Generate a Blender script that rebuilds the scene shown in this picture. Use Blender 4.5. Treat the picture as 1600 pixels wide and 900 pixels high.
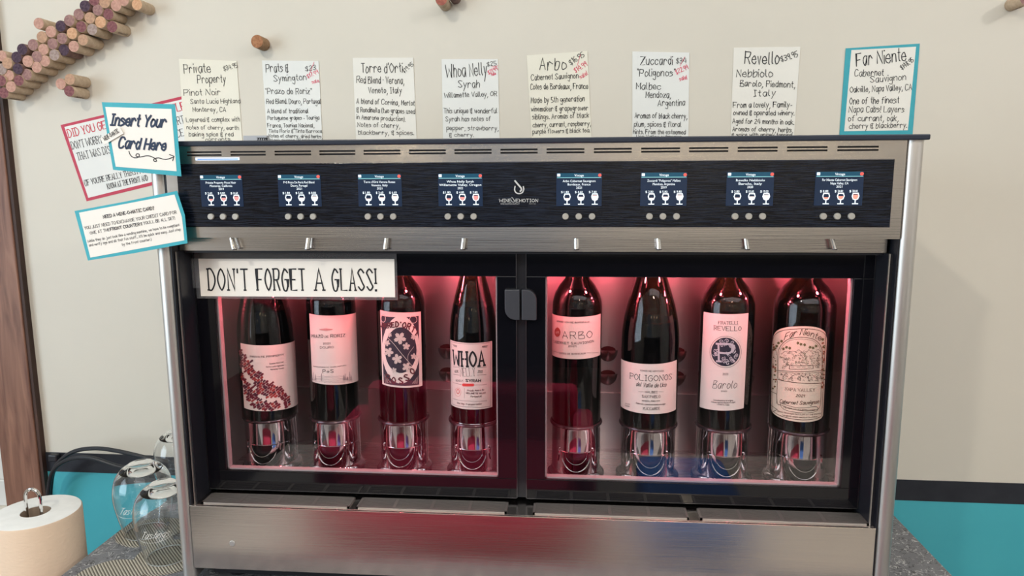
import bpy, math, random
from mathutils import Vector, Matrix

for o in list(bpy.data.objects):
    bpy.data.objects.remove(o, do_unlink=True)
S = bpy.context.scene
COL = S.collection
R = math.radians

# ------------------------------------------------------------ camera
CAM = Vector((0.0, -0.93, 1.5))
F = 1110.0
YAW, PITCH, ROLL = R(4.6356), R(8.6573), R(-0.2716)
fw = Vector((-math.sin(YAW)*math.cos(PITCH), math.cos(YAW)*math.cos(PITCH), -math.sin(PITCH)))
rt = Vector((math.cos(YAW), math.sin(YAW), 0)); up = rt.cross(fw)
RT = math.cos(ROLL)*rt + math.sin(ROLL)*up
UP = -math.sin(ROLL)*rt + math.cos(ROLL)*up
cd = bpy.data.cameras.new('camera'); cam = bpy.data.objects.new('camera', cd); COL.objects.link(cam)
cd.sensor_width = 36; cd.lens = 36*F/1600; cd.clip_start = 0.02
m = Matrix((RT, UP, -fw)).transposed().to_4x4(); m.translation = CAM
cam.matrix_world = m
S.camera = cam

# ------------------------------------------------------------ world, lights, exposure
w = bpy.data.worlds.new('world'); S.world = w; w.use_nodes = True
w.node_tree.nodes['Background'].inputs[0].default_value = (0.78, 0.88, 1.0, 1)
w.node_tree.nodes['Background'].inputs[1].default_value = 0.45
S.view_settings.view_transform = 'Standard'
S.view_settings.look = 'None'
S.view_settings.gamma = 1
S.view_settings.exposure = -0.22
S.cycles.transparent_max_bounces = 32
S.cycles.max_bounces = 14

def area(name, loc, target, sx, sy, power, color, spread=180):
    l = bpy.data.lights.new(name, 'AREA'); l.shape = 'RECTANGLE'; l.size = sx; l.size_y = sy
    l.energy = power; l.color = color; l.spread = R(spread)
    o = bpy.data.objects.new(name, l); COL.objects.link(o); o.location = loc
    o.rotation_euler = (Vector(target)-Vector(loc)).to_track_quat('-Z', 'Y').to_euler()
    return o
def point(name, loc, power, color, r):
    l = bpy.data.lights.new(name, 'POINT'); l.energy = power; l.color = color; l.shadow_soft_size = r
    o = bpy.data.objects.new(name, l); COL.objects.link(o); o.location = loc
    return o
# daylight through the left shop window
area('daylight_left', (-2.5, -1.65, 1.6), (0, -1.65, 1.55), 1.9, 1.6, 60, (0.74, 0.89, 1.0))
area('ceiling_fill', (0.9, -2.1, 2.86), (0.9, -2.1, 0), 3.6, 2.4, 64, (0.96, 0.98, 1.0))  # broad overhead fill added for soft ambient light, without a fixture
# ceiling downlights
point('downlight_left', (-0.95, -1.75, 2.72), 58, (1.0, 0.93, 0.80), 0.045)
point('downlight_right', (2.3, -1.55, 2.72), 46, (1.0, 0.98, 0.95), 0.045)
point('downlight_far', (0.6, -3.2, 2.72), 16, (1.0, 0.86, 0.66), 0.045)

# ------------------------------------------------------------ projection of photo measurements onto real planes
def ray(px, py):
    return RT*((px-800)/F) - UP*((py-450)/F) + fw
def at(px, py, Y):
    d = ray(px, py); return CAM + d*((Y-CAM.y)/d.y)
def atz(px, py, z):
    d = ray(px, py); return CAM + d*((z-CAM.z)/d.z)
def at_cyl(px, py, cx, cy, r):
    d = ray(px, py); ox, oy = CAM.x-cx, CAM.y-cy
    a = d.x*d.x+d.y*d.y; b = 2*(ox*d.x+oy*d.y); c = ox*ox+oy*oy-r*r
    q = b*b-4*a*c
    if q < 0: q = 0
    t = (-b-math.sqrt(q))/(2*a); p = CAM+d*t
    th = math.atan2(p.x-cx, -(p.y-cy))
    return th*r, p.z

# ------------------------------------------------------------ materials
MATS = {}
def mat(name, col=(.5, .5, .5), rough=.5, metal=0, coat=0, emit=None, es=1, spec=.5, trans=0, ior=1.45, alpha=1):
    if name in MATS: return MATS[name]
    m = bpy.data.materials.new(name); m.use_nodes = True
    b = m.node_tree.nodes['Principled BSDF']
    b.inputs['Base Color'].default_value = (*col, 1); b.inputs['Roughness'].default_value = rough
    b.inputs['Metallic'].default_value = metal; b.inputs['Coat Weight'].default_value = coat
    b.inputs['Specular IOR Level'].default_value = spec
    b.inputs['Transmission Weight'].default_value = trans; b.inputs['IOR'].default_value = ior
    if emit:
        b.inputs['Emission Color'].default_value = (*emit, 1); b.inputs['Emission Strength'].default_value = es
    MATS[name] = m
    return m
def nodes(m): return m.node_tree.nodes, m.node_tree.links, m.node_tree.nodes['Principled BSDF']
def noise(m, scale, vec=(1, 1, 1), detail=4, dist=0):
    n, l, b = nodes(m)
    tc = n.new('ShaderNodeTexCoord'); mp = n.new('ShaderNodeMapping'); mp.inputs['Scale'].default_value = vec
    t = n.new('ShaderNodeTexNoise'); t.inputs['Scale'].default_value = scale; t.inputs['Detail'].default_value = detail
    t.inputs['Distortion'].default_value = dist
    l.new(tc.outputs['Object'], mp.inputs[0]); l.new(mp.outputs[0], t.inputs['Vector'])
    return t
def ramp(m, src, stops):
    n, l, b = nodes(m); r = n.new('ShaderNodeValToRGB'); e = r.color_ramp.elements
    while len(e) < len(stops): e.new(.5)
    for i, (p, c) in enumerate(stops): e[i].position = p; e[i].color = (*c, 1)
    l.new(src, r.inputs[0]); return r
def bump(m, src, strength, dist=.001):
    n, l, b = nodes(m); bp = n.new('ShaderNodeBump'); bp.inputs['Strength'].default_value = strength
    bp.inputs['Distance'].default_value = dist; l.new(src, bp.inputs['Height']); l.new(bp.outputs[0], b.inputs['Normal'])
def noisy(name, c0, c1, scale, vec=(1, 1, 1), rough=.6, bs=0, bd=.001, p0=.3, p1=.7, detail=4, dist=0, **k):
    if name in MATS: return MATS[name]
    m = mat(name, c0, rough, **k); t = noise(m, scale, vec, detail, dist)
    r = ramp(m, t.outputs['Fac'], [(p0, c0), (p1, c1)])
    m.node_tree.links.new(r.outputs[0], m.node_tree.nodes['Principled BSDF'].inputs['Base Color'])
    if bs: bump(m, t.outputs['Fac'], bs, bd)
    return m

def steel(name, col, rough, vec, anis=0.0, bs=.12):
    m = mat(name, col, rough, 1); t = noise(m, 12, vec, 6)
    n, l, b = nodes(m)
    mr = n.new('ShaderNodeMapRange'); mr.inputs['To Min'].default_value = rough*.75; mr.inputs['To Max'].default_value = rough*1.3
    l.new(t.outputs['Fac'], mr.inputs['Value']); l.new(mr.outputs[0], b.inputs['Roughness'])
    bump(m, t.outputs['Fac'], bs, .0006)
    return m
STEEL = steel('brushed_steel', (.66, .61, .57), .20, (1, 60, 60))
STEELV = steel('brushed_steel_upright', (.62, .59, .56), .42, (60, 60, 1))
STEELI = steel('cabinet_steel', (.55, .50, .50), .34, (1.2, 55, 55), bs=.12)
STEELI.node_tree.nodes['Principled BSDF'].inputs['Anisotropic'].default_value = .6
STEELI.node_tree.nodes['Principled BSDF'].inputs['Anisotropic Rotation'].default_value = .25
_tg = STEELI.node_tree.nodes.new('ShaderNodeTangent'); _tg.axis = 'Z'; STEELI.node_tree.links.new(_tg.outputs[0], STEELI.node_tree.nodes['Principled BSDF'].inputs['Tangent'])
CHROME = mat('chrome', (.80, .79, .78), .06, 1)
BLACK = mat('black_glass_border', (.004, .004, .006), .06)
BLACKM = mat('black_metal', (.012, .013, .018), .35)
LIDM = mat('slate_lid', (.018, .024, .040), .35)
WALL = noisy('cream_wall_paint', (.66, .62, .54), (.69, .65, .57), 3.0, rough=.55, bs=.25, bd=.0015)
TEAL = noisy('teal_wall_paint', (.065, .42, .50), (.075, .45, .53), 5.0, rough=.45, bs=.2)
STRIPE = noisy('black_stripe_paint', (.016, .018, .026), (.024, .027, .036), 30.0, rough=.5)
WOOD = noisy('brown_wood', (.13, .055, .036), (.30, .15, .10), 14, (6, 6, .5), rough=.5, bs=.3, bd=.0008, detail=8, dist=.6)
WOODD = noisy('shaded_wood_side', (.030, .014, .010), (.07, .032, .022), 14, (6, 6, .5), rough=.6)  # darker copy of the casing wood: shade of the side face as colour
WHITEP = mat('white_paint', (.70, .70, .68), .5)

def control_glass():
    m = mat('ribbed_black_glass', (.006, .007, .011), .08, coat=0.0); t = noise(m, 18, (2.2, 1, 60), 5)
    m.node_tree.nodes['Principled BSDF'].inputs['Coat Roughness'].default_value = .04
    r = ramp(m, t.outputs['Fac'], [(.40, (.002, .002, .004)), (.62, (.012, .016, .028))])
    m.node_tree.links.new(r.outputs[0], m.node_tree.nodes['Principled BSDF'].inputs['Base Color'])
    bump(m, t.outputs['Fac'], .35, .0006)
    return m
CTRL = control_glass()

def thin_glass(name, tint, ior=1.45, rough=0.0, haze=None, edge=1.0):
    m = bpy.data.materials.new(name); m.use_nodes = True; n = m.node_tree.nodes; l = m.node_tree.links
    n.clear(); out = n.new('ShaderNodeOutputMaterial'); tr = n.new('ShaderNodeBsdfTransparent')
    tr.inputs[0].default_value = (*tint, 1); gl = n.new('ShaderNodeBsdfGlossy'); gl.inputs['Roughness'].default_value = rough
    gl.inputs[0].default_value = (1, 1, 1, 1)
    lw = n.new('ShaderNodeLayerWeight'); pw = n.new('ShaderNodeMath'); pw.operation = 'POWER'; pw.inputs[1].default_value = 5
    l.new(lw.outputs['Facing'], pw.inputs[0]); f0 = ((ior-1)/(ior+1))**2
    fr = n.new('ShaderNodeMath'); fr.operation = 'MULTIPLY_ADD'; fr.inputs[1].default_value = (1-f0)*edge; fr.inputs[2].default_value = f0
    l.new(pw.outputs[0], fr.inputs[0]); mx = n.new('ShaderNodeMixShader')
    l.new(fr.outputs[0], mx.inputs[0]); l.new(tr.outputs[0], mx.inputs[1]); l.new(gl.outputs[0], mx.inputs[2])
    last = mx
    if haze:
        df = n.new('ShaderNodeBsdfDiffuse'); df.inputs[0].default_value = (.8, .8, .8, 1); m2 = n.new('ShaderNodeMixShader')
        m2.inputs[0].default_value = haze; l.new(mx.outputs[0], m2.inputs[1]); l.new(df.outputs[0], m2.inputs[2]); last = m2
    l.new(last.outputs[0], out.inputs[0]); MATS[name] = m
    return m
PANE = thin_glass('door_glass', (.96, .96, .97), 1.58)
BOTTLE = thin_glass('dark_bottle_glass', (.20, .15, .10), 1.55)
BOTTLEG = thin_glass('olive_bottle_glass', (.24, .21, .10), 1.55)
TUMBLER = mat('clear_tumbler_glass', (.97, .99, 1.0), 0.0, trans=1.0, ior=1.45)
LAMI = thin_glass('laminate_film', (.90, .90, .92), 1.45, .12, .07)
WINE = mat('dark_wine', (.002, .001, .002), .4, spec=.1)
PAPER = noisy('note_paper', (.80, .78, .72), (.84, .82, .76), 8, rough=.7)
PAPERY = noisy('cream_note_paper', (.80, .77, .66), (.84, .81, .70), 8, rough=.7)
PAPERW = noisy('white_note_paper', (.78, .79, .77), (.82, .83, .80), 8, rough=.7)
SIGNP = noisy('sign_paper', (.82, .78, .72), (.86, .82, .76), 6, rough=.6)
TEALC = mat('teal_card', (.04, .36, .44), .5)
REDC = mat('red_card', (.50, .03, .07), .5)
INK = mat('black_ink', (.012, .012, .016), .6)
NAVY = mat('navy_ink', (.015, .03, .07), .6)
REDI = mat('red_ink', (.72, .04, .12), .6)
REDT = mat('red_print', (.62, .05, .08), .6)
GREYI = mat('grey_print', (.045, .04, .045), .6)
LABEL = mat('bottle_label_paper', (.80, .72, .66), .5)
LABELC = mat('cream_bottle_label_paper', (.80, .70, .55), .5)
LEDM = mat('pink_led', (.9, .3, .3), .4, emit=(1.0, .25, .30), es=12)

# ------------------------------------------------------------ mesh builder
ORG = {}
class MB:
    def __init__(s): s.v = []; s.f = []
    def add(s, vs, fs):
        k = len(s.v); s.v += [Vector(p) for p in vs]; s.f += [tuple(i+k for i in f) for f in fs]; return s
    def box(s, x0, x1, y0, y1, z0, z1):
        return s.add([(x0,y0,z0),(x1,y0,z0),(x1,y1,z0),(x0,y1,z0),(x0,y0,z1),(x1,y0,z1),(x1,y1,z1),(x0,y1,z1)],
                     [(0,3,2,1),(4,5,6,7),(0,1,5,4),(1,2,6,5),(2,3,7,6),(3,0,4,7)])
    def prism(s, pts, d):                    # polygon (coplanar) + thickness vector
        n = len(pts); d = Vector(d)
        vs = [Vector(p) for p in pts]+[Vector(p)+d for p in pts]
        return s.add(vs, [tuple(range(n)), tuple(range(2*n-1, n-1, -1))]+[(i, n+i, n+(i+1) % n, (i+1) % n) for i in range(n)])
    def lathe(s, prof, c, n=40, axis='Z', a0=0, caps=True):
        c = Vector(c); vs = []; fs = []
        for r, h in prof:
            for i in range(n):
                a = 2*math.pi*i/n+a0
                p = (r*math.cos(a), r*math.sin(a), h) if axis == 'Z' else (r*math.cos(a), h, r*math.sin(a))
                vs.append(c+Vector(p))
        for j in range(len(prof)-1):
            for i in range(n):
                q = (j*n+i, j*n+(i+1) % n, (j+1)*n+(i+1) % n, (j+1)*n+i)
                fs.append(q if axis == 'Z' else q[::-1])
        if caps:
            if prof[0][0] > 1e-6: fs.append(tuple(range(n-1, -1, -1)) if axis == 'Z' else tuple(range(n)))
            if prof[-1][0] > 1e-6:
                k = (len(prof)-1)*n; q = tuple(range(k, k+n)); fs.append(q if axis == 'Z' else q[::-1])
        return s.add(vs, fs)
    def tube(s, pts, r, n=8, closed=False):
        pts = [Vector(p) for p in pts]; N = len(pts); vs = []; fs = []; prev = None
        for i, p in enumerate(pts):
            a = pts[(i-1) % N] if (closed or i > 0) else p; b = pts[(i+1) % N] if (closed or i < N-1) else p
            t = (b-a).normalized()
            if prev is None:
                u = t.cross(Vector((0, 0, 1)))
                if u.length < .1: u = t.cross(Vector((0, 1, 0)))
            else: u = prev-t*prev.dot(t)
            u.normalize(); prev = u; v = t.cross(u)
            for k in range(n):
                g = 2*math.pi*k/n; vs.append(p+u*r*math.cos(g)+v*r*math.sin(g))
        M = N if closed else N-1
        for i in range(M):
            for k in range(n):
                j = (i+1) % N; fs.append((i*n+k, i*n+(k+1) % n, j*n+(k+1) % n, j*n+k))
        if not closed: fs += [tuple(range(n-1, -1, -1)), tuple(range((N-1)*n, N*n))]
        return s.add(vs, fs)
    def build(s, name, material, parent=None, smooth=False, bevel=0, seg=2):
        org = ORG.get(parent.name, Vector()) if parent else Vector()
        me = bpy.data.meshes.new(name)
        me.from_pydata([tuple(p-org) for p in s.v], [], s.f); me.update()
        me.materials.append(material)
        o = bpy.data.objects.new(name, me); COL.objects.link(o)
        if parent: o.parent = parent; ORG[o.name] = org
        if smooth:
            for p in me.polygons: p.use_smooth = True
            me.set_sharp_from_angle(angle=R(35))
        if bevel:
            b = o.modifiers.new('bevel', 'BEVEL'); b.width = bevel; b.segments = seg; b.limit_method = 'ANGLE'; b.angle_limit = R(40)
        return o
def recentre(o):
    """move a top-level mesh's origin to its base"""
    me = o.data; n = len(me.vertices)
    xs = [v.co.x for v in me.vertices]; ys = [v.co.y for v in me.vertices]; zs = [v.co.z for v in me.vertices]
    c = Vector(((min(xs)+max(xs))/2, (min(ys)+max(ys))/2, min(zs)))
    me.transform(Matrix.Translation(-c)); o.location = c; ORG[o.name] = c
    return o
def tag(o, label=None, cat=None, group=None, kind=None):
    if label: o['label'] = label
    if cat: o['category'] = cat
    if group: o['group'] = group
    if kind: o['kind'] = kind
    return o
def thing(name, loc, label, cat, group=None):
    o = bpy.data.objects.new(name, None); COL.objects.link(o); o.location = loc; ORG[o.name] = Vector(loc)
    o.empty_display_size = .05
    return tag(o, label, cat, group)

# ------------------------------------------------------------ single-stroke lettering
G = {
'A':'/03 29 43|/15 35','B':'/03 09|09 39 38 16 06|06 36 45 43 03','C':'48 39 19 07 05 13 33 44','D':'/03 09|09 29 47 45 23 03',
'E':'/49 09 03 43|/06 36','F':'/49 09 03|/06 36','G':'48 29 07 05 13 33 45|/26 46 44','H':'/03 09|/43 49|/06 46','I':'/09 29|/19 13|/03 23',
'J':'39 34 23 13 04','K':'/03 09|/49 05|/16 43','L':'/09 03 43','M':'/03 09 25 49 43','N':'/03 09 43 49','O':'29 07 05 23 45 47 29',
'P':'/03 09|09 39 48 36 06','Q':'29 07 05 23 45 47 29|/34 52','R':'/03 09|09 39 48 36 06|/26 43','S':'48 29 08 17 35 44 23 04','T':'/09 49|/29 23',
'U':'09 04 23 44 49','V':'/09 23 49','W':'/09 13 37 53 69','X':'/09 43|/49 03','Y':'/09 26 49|/26 23','Z':'/09 49 03 43',
'a':'37 17 05 13 23 36|/37 33','b':'/09 03|05 17 37 35 23 03','c':'36 27 06 04 23 34','d':'36 17 05 13 23 35|/39 33','e':'/05 35|35 27 06 04 23 34',
'f':'39 29 18 13|/07 27','g':'36 17 05 14 24 36|37 31 20 01','h':'/09 03|05 17 27 36 33','i':'/07 03|09','j':'27 21 10 01|29',
'k':'/09 03|/37 05|/15 33','l':'09 04 13','m':'/07 03|05 17 26 23|25 37 46 43','n':'/07 03|05 17 27 36 33','o':'17 05 13 34 36 17',
'p':'/07 00|06 17 37 35 23 04','q':'36 17 05 13 24 36|/37 30','r':'/07 03|05 17 27 36','s':'36 17 06 25 34 13 03','t':'/07 27|19 14 23',
'u':'07 04 13 23 35|/37 33','v':'/07 13 27','w':'/07 13 26 33 47','x':'/07 33|/37 03','y':'/07 14|/37 00','z':'/07 37 03 33',
'0':'19 07 05 13 35 37 19','1':'/08 19 13','2':'08 29 37 15 03|/03 33','3':'08 29 37 16|16 35 34 13 04','4':'/29 05 45|/38 33',
'5':'/39 09 06|06 26 35 34 13 03','6':'29 07 04 23 35 26 05','7':'/09 39 13','8':'29 08 26 34 13 04 16 38 29','9':'38 29 08 16 37|/38 33',
'$':'38 18 07 25 34 13 04|/29 22','&':'38 08 06 26|06 03 33|/29 22','.':'03','·':'06',',':'/13 01',"'":'/09 08','"':'/09 08|/19 18','-':'/05 25',
'!':'/09 05|03','(':'19 07 05 12',')':'09 17 15 02','+':'/05 45|/27 23','%':'/03 49|09|43','?':'08 29 38 26 15|13','_':'/03 43',':':'06|03','/':'/03 39'}
def catmull(p, sub=3):
    out = []; n = len(p); closed = n > 3 and (p[0]-p[-1]).length < 1e-6
    for i in range(n-1):
        a = p[i-1] if i else (p[-2] if closed else p[0]); b = p[i]; c = p[i+1]; d = p[i+2] if i < n-2 else (p[1] if closed else p[-1])
        for k in range(sub):
            t = k/sub
            out.append(.5*((2*b)+(c-a)*t+(2*a-5*b+4*c-d)*t*t+(3*b-a-3*c+d)*t**3))
    out.append(p[-1]); return out
def strokes(text, rnd=None, serif=False, slant=0, jit=.22, gap=1.5):
    """list of polylines, cap height 1, baseline 0; returns (polys, width)"""
    x = 0; out = []; W = 0
    for ch in text:
        if ch == ' ': x += 2.6; continue
        g = G.get(ch) or G.get(ch.upper(), '03')
        mx = 0; dy = rnd.uniform(-.25, .25) if rnd else 0; sc = rnd.uniform(.88, 1.12) if rnd else 1
        for st in g.split('|'):
            sharp = st[0] == '/'; pts = [Vector((int(t[0]), int(t[1])-3)) for t in st.lstrip('/').split()]
            mx = max(mx, max(p.x for p in pts))
            if rnd: pts = [p+Vector((rnd.uniform(-jit, jit), rnd.uniform(-jit, jit))) if len(pts) > 1 else p for p in pts]
            if serif and sharp and ch not in "'G&":
                for e, f2 in ((pts[0], pts[1]), (pts[-1], pts[-2])):
                    if abs(e.x-f2.x) < abs(e.y-f2.y)*.45:
                        out.append([Vector((x+e.x*sc-.55, e.y)), Vector((x+e.x*sc+.55, e.y))])
            if len(pts) > 2 and not sharp: pts = catmull(pts)
            out.append([Vector((x+p.x*sc, p.y+dy)) for p in pts])
        x += mx*sc+gap; W = x-gap
    out = [[Vector(((p.x+p.y*slant)/6, p.y/6)) for p in pl] for pl in out]
    return out, W/6
def ribbons(mb, polys, wd, mp):
    """flat pen strokes; mp maps 2-D metres to 3-D"""
    mp_ = mp
    for ki, pl in enumerate(polys):
        mp = lambda a_, b_, o_=1e-5*(ki % 12): (lambda q_: (q_[0], q_[1]-o_, q_[2]))(mp_(a_, b_))
        if len(pl) == 1:
            p = pl[0]; h = wd*.75
            mb.add([mp(p.x-h, p.y-h), mp(p.x+h, p.y-h), mp(p.x+h, p.y+h), mp(p.x-h, p.y+h)], [(0, 1, 2, 3)]); continue
        L = []
        n = len(pl)
        for i in range(n):
            a = pl[max(i-1, 0)]; b = pl[min(i+1, n-1)]; t = b-a
            if t.length < 1e-9: t = Vector((1, 0))
            t.normalize(); nn = Vector((-t.y, t.x)); p = pl[i].copy()
            if i == 0: p -= t*wd*.4
            if i == n-1: p += t*wd*.4
            k = wd/2
            if 0 < i < n-1:
                d1 = (pl[i]-pl[i-1]).normalized(); c = max(.45, abs(nn.dot(Vector((-d1.y, d1.x))))); k /= c
            L.append((p-nn*k, p+nn*k))
        vs = []
        for a, b in L: vs += [mp(a.x, a.y), mp(b.x, b.y)]
        mb.add(vs, [(2*i, 2*i+2, 2*i+3, 2*i+1) for i in range(n-1)])
def write(mb, text, A, B, cap, wd, mp, rnd=None, serif=False, slant=0, jit=.22, gap=1.5):
    """text from A to B (2-D metres), cap height, stroke width"""
    polys, W = strokes(text, rnd, serif, slant, jit, gap); A = Vector(A); B = Vector(B); d = B-A; u = d/max(W, 1e-6)
    v = Vector((-d.y, d.x)).normalized()*cap
    ribbons(mb, [[A+u*p.x+v*p.y for p in pl] for pl in polys], wd, mp)
def arc_write(mb, text, c, r, a0, a1, cap, wd, mp, inside=False, slant=0, serif=False, ry=None):
    """text on an arc; angles in degrees, clockwise from a0 to a1 at top"""
    polys, W = strokes(text, None, serif, slant); ry = ry or r
    out = []
    for pl in polys:
        q = []
        for p in pl:
            a = R(a0+(a1-a0)*p.x/W); k = (1 if not inside else -1)*p.y*cap
            q.append(Vector((c[0]+(r+k)*math.cos(a), c[1]+(ry+k)*math.sin(a))))
        out.append(q)
    ribbons(mb, out, wd, mp)
_tc = {}
def font2d(text):
    """built-in font outline as flat mesh: verts (x 0..W, cap height 1), faces"""
    if text in _tc: return _tc[text]
    c = bpy.data.curves.new('t', 'FONT'); c.body = text; c.size = 1; c.resolution_u = 2
    o = bpy.data.objects.new('t', c); COL.objects.link(o)
    dg = bpy.context.evaluated_depsgraph_get(); me = bpy.data.meshes.new_from_object(o.evaluated_get(dg))
    vs = [Vector((v.co.x, v.co.y)) for v in me.vertices]; fs = [tuple(p.vertices) for p in me.polygons]
    bpy.data.objects.remove(o); bpy.data.curves.remove(c); bpy.data.meshes.remove(me)
    x0 = min(v.x for v in vs); x1 = max(v.x for v in vs)
    vs = [Vector((v.x-x0, v.y/.69)) for v in vs]
    _tc[text] = (vs, fs, x1-x0); return _tc[text]
def print_text(mb, text, A, B, cap, mp):
    vs, fs, W = font2d(text); A = Vector(A); B = Vector(B); d = B-A; u = d/W; v = Vector((-d.y, d.x)).normalized()*cap
    P = [A+u*p.x+v*p.y for p in vs]
    mb.add([mp(p.x, p.y) for p in P], fs)
def plane_map(Y):
    return lambda x, z: (x, Y, z)
def cyl_map(cx, cy, r):
    return lambda s, z: (cx+r*math.sin(s/r), cy-r*math.cos(s/r), z)

# ============================================================ ROOM
YW = 0.42
XL, XR, YB, ZC = -2.6, 3.2, -4.6, 2.9
f = MB().box(XL-.1, XR+.1, YB-.1, YW+.1, -.08, 0).build('floor', noisy('grey_floor', (.035, .030, .028), (.05, .045, .04), 4, rough=.4)); tag(f, kind='structure')
c = MB().box(XL-.1, XR+.1, YB-.1, YW+.1, ZC, ZC+.08).build('ceiling', noisy('ceiling_paint', (.60, .58, .54), (.64, .62, .58), 4, rough=.8)); tag(c, kind='structure')
wb = MB().box(-1.19, XR+.1, YW, YW+.1, 0, ZC).box(XL-.1, -1.95, YW, YW+.1, 0, ZC).box(-1.95, -1.19, YW, YW+.1, 0, .80).box(-1.95, -1.19, YW, YW+.1, 2.3, ZC).build('wall_back', WALL); tag(wb, kind='structure')
MB().box(-1.11, XR, YW-.0012, YW, 0, .8932).build('teal_lower_paint', TEAL, wb)
stp = MB().add([(-1.105, YW-.002, .8935), (XR, YW-.002, .8745), (XR, YW-.002, .9150), (-1.105, YW-.002, .9355),
                (-1.105, YW, .8935), (XR, YW, .8745), (XR, YW, .9150), (-1.105, YW, .9355)],
               [(0,1,2,3),(7,6,5,4),(0,4,5,1),(3,2,6,7)]).build('painted_stripe', STRIPE, wb)
# left wall with a shop window, right wall, front wall with windows
GREYW = noisy('warm_grey_wall', (.57, .54, .50), (.61, .58, .54), 3, rough=.7)
wl = MB().box(XL-.1, XL, YB, YW, 0, .75).box(XL-.1, XL, YB, YW, 2.45, ZC).box(XL-.1, XL, YB, -2.6, .75, 2.45).box(XL-.1, XL, -.7, YW, .75, 2.45).build('wall_left', GREYW); tag(wl, kind='structure')
wr = MB().box(XR, XR+.1, YB, YW, 0, ZC).build('wall_right', GREYW); tag(wr, kind='structure')
wf = MB().box(XL, XR, YB-.1, YB, 0, .8).box(XL, XR, YB-.1, YB, 2.5, ZC).box(XL, -1.6, YB-.1, YB, .8, 2.5).box(2.6, XR, YB-.1, YB, .8, 2.5).box(.0, 2.6, YB-.1, YB, .8, 2.5).build('wall_front', GREYW); tag(wf, kind='structure')
dk = MB().box(XL, XR, YB, YB+.03, 0, .92).build('dark_backdrop', mat('added_dark_backdrop', (.012, .012, .015), .6)); tag(dk, kind='structure')  # dark sheet added so the door glass mirrors black
rg = MB().box(-1.6, 1.7, -2.75, -.75, 0, .008).build('added_rug', noisy('added_beige_rug', (.40, .36, .32), (.47, .43, .38), 60, rough=.9, bs=.3)); recentre(rg); tag(rg, 'plain beige floor sheet behind the camera, added to lighten the base panel reflection', 'added_rug')  # added to lighten what the steel base panel mirrors
# casing beside the machine (brown wood), window beyond it
tr = MB().box(-1.19, -1.1075, YW-.016, YW+.0, .62, 2.4).build('trim_1', WOOD, bevel=.002); tag(tr, 'brown grained wood casing on the left edge of the wall', kind='structure')
MB().box(-1.1075, -1.1005, YW-.013, YW, .62, 2.4).build('casing_edge', WOODD, tr)
wn = MB().box(-1.95, -1.19, YW+.02, YW+.06, .80, .86).box(-1.95, -1.19, YW+.02, YW+.06, 2.24, 2.3).box(-1.95, -1.90, YW+.02, YW+.06, .86, 2.24).box(-1.24, -1.19, YW+.02, YW+.06, .86, 2.24).build('window_1', WHITEP, bevel=.003); tag(wn, kind='structure')
MB().box(-1.90, -1.24, YW+.038, YW+.042, .86, 2.24).build('window_pane', PANE, wn)
for i, z in enumerate((1.32, 1.78)):
    MB().box(-1.90, -1.24, YW+.028, YW+.052, z-.012, z+.012).build('window_bar', WHITEP, wn)

# ============================================================ WINE DISPENSER
X0, X1 = -.567, .4395
D = thing('wine_dispenser', (-.064, .18, .91), 'wide brushed steel wine dispenser with eight small screens over two glass doors', 'wine dispenser')
def part(mb, name, m, parent=D, label=None, **k):
    o = mb.build(name, m, parent, **k)
    if label: o['label'] = label
    return o
part(MB().box(X0, X1, -.006, .36, 1.5462, 1.5530), 'lid', LIDM, bevel=.0015, label='dark slate coloured lid')
# fascia: frame of steel with slots cut through its upper strip
slots = [(292,346),(360,415),(429,486),(499,555),(568,625.6),(639,696.5),(710,768),(782,840),(854,913),(928,987),(1002,1062.6),(1076.7,1138),(1152.7,1215),(1229.7,1293),(1308.6,1373)]
sx = []
for a, b in slots:
    yy = 238.4-(a-292)*.0080
    sx.append((at(a, yy, 0).x, at(b, yy, 0).x))
zA = 1.5385; zB = 1.5345
fx0, fx1 = -.543, .415
fa = MB()
fa.box(fx0, fx1, 0, .004, zA+.0011, 1.5462).box(fx0, fx1, 0, .004, zB+.0011, zA-.0011).box(fx0, fx1, 0, .004, 1.5232, zB-.0011)
for zz in (zA, zB):
    xs = [fx0]+[q for p in sx for q in p]+[fx1]
    for i in range(0, len(xs), 2): fa.box(xs[i], xs[i+1], 0, .004, zz-.0011, zz+.0011)
fa.box(fx0, -.5275, 0, .004, 1.4385, 1.5232).box(.4015, fx1, 0, .004, 1.4385, 1.5232).box(fx0, fx1, 0, .004, 1.4240, 1.4385)
fa.box(fx0, fx1, .0035, .0225, 1.4240, 1.4255)
part(fa, 'fascia', STEEL)
part(MB().box(fx0, fx1, .0045, .20, 1.4260, 1.5460), 'fascia_backing', BLACKM)
part(MB().box(-.5272, .4012, -.0012, .0042, 1.4388, 1.5229), 'control_panel', CTRL, bevel=.0006, label='black ribbed glass strip')
part(MB().box(fx0, .4085, .020, .024, 1.4045, 1.4240), 'lower_rail', STEEL)
part(MB().box(-.5420, .4085, .024, .056, 1.4010, 1.4240), 'rail_backing', BLACKM)
# card slot light
p0 = at(306, 246.3, 0); p1 = at(374, 250.2, 0)
cs = part(MB().box(p0.x, p1.x, -.0015, .001, p1.z, p0.z), 'card_slot', mat('slot_white_light', (.7,.8,1), .3, emit=(.60, .80, 1.0), es=1.1), bevel=.0004, label='glowing blue white card slot')
MB().box(p0.x+.003, p1.x-.001, -.0022, -.001, p1.z+.0009, p1.z+.0022).build('slot_opening', mat('slot_blue', (.02,.08,.4), .3, emit=(.04, .16, .65), es=.7), cs)
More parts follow.
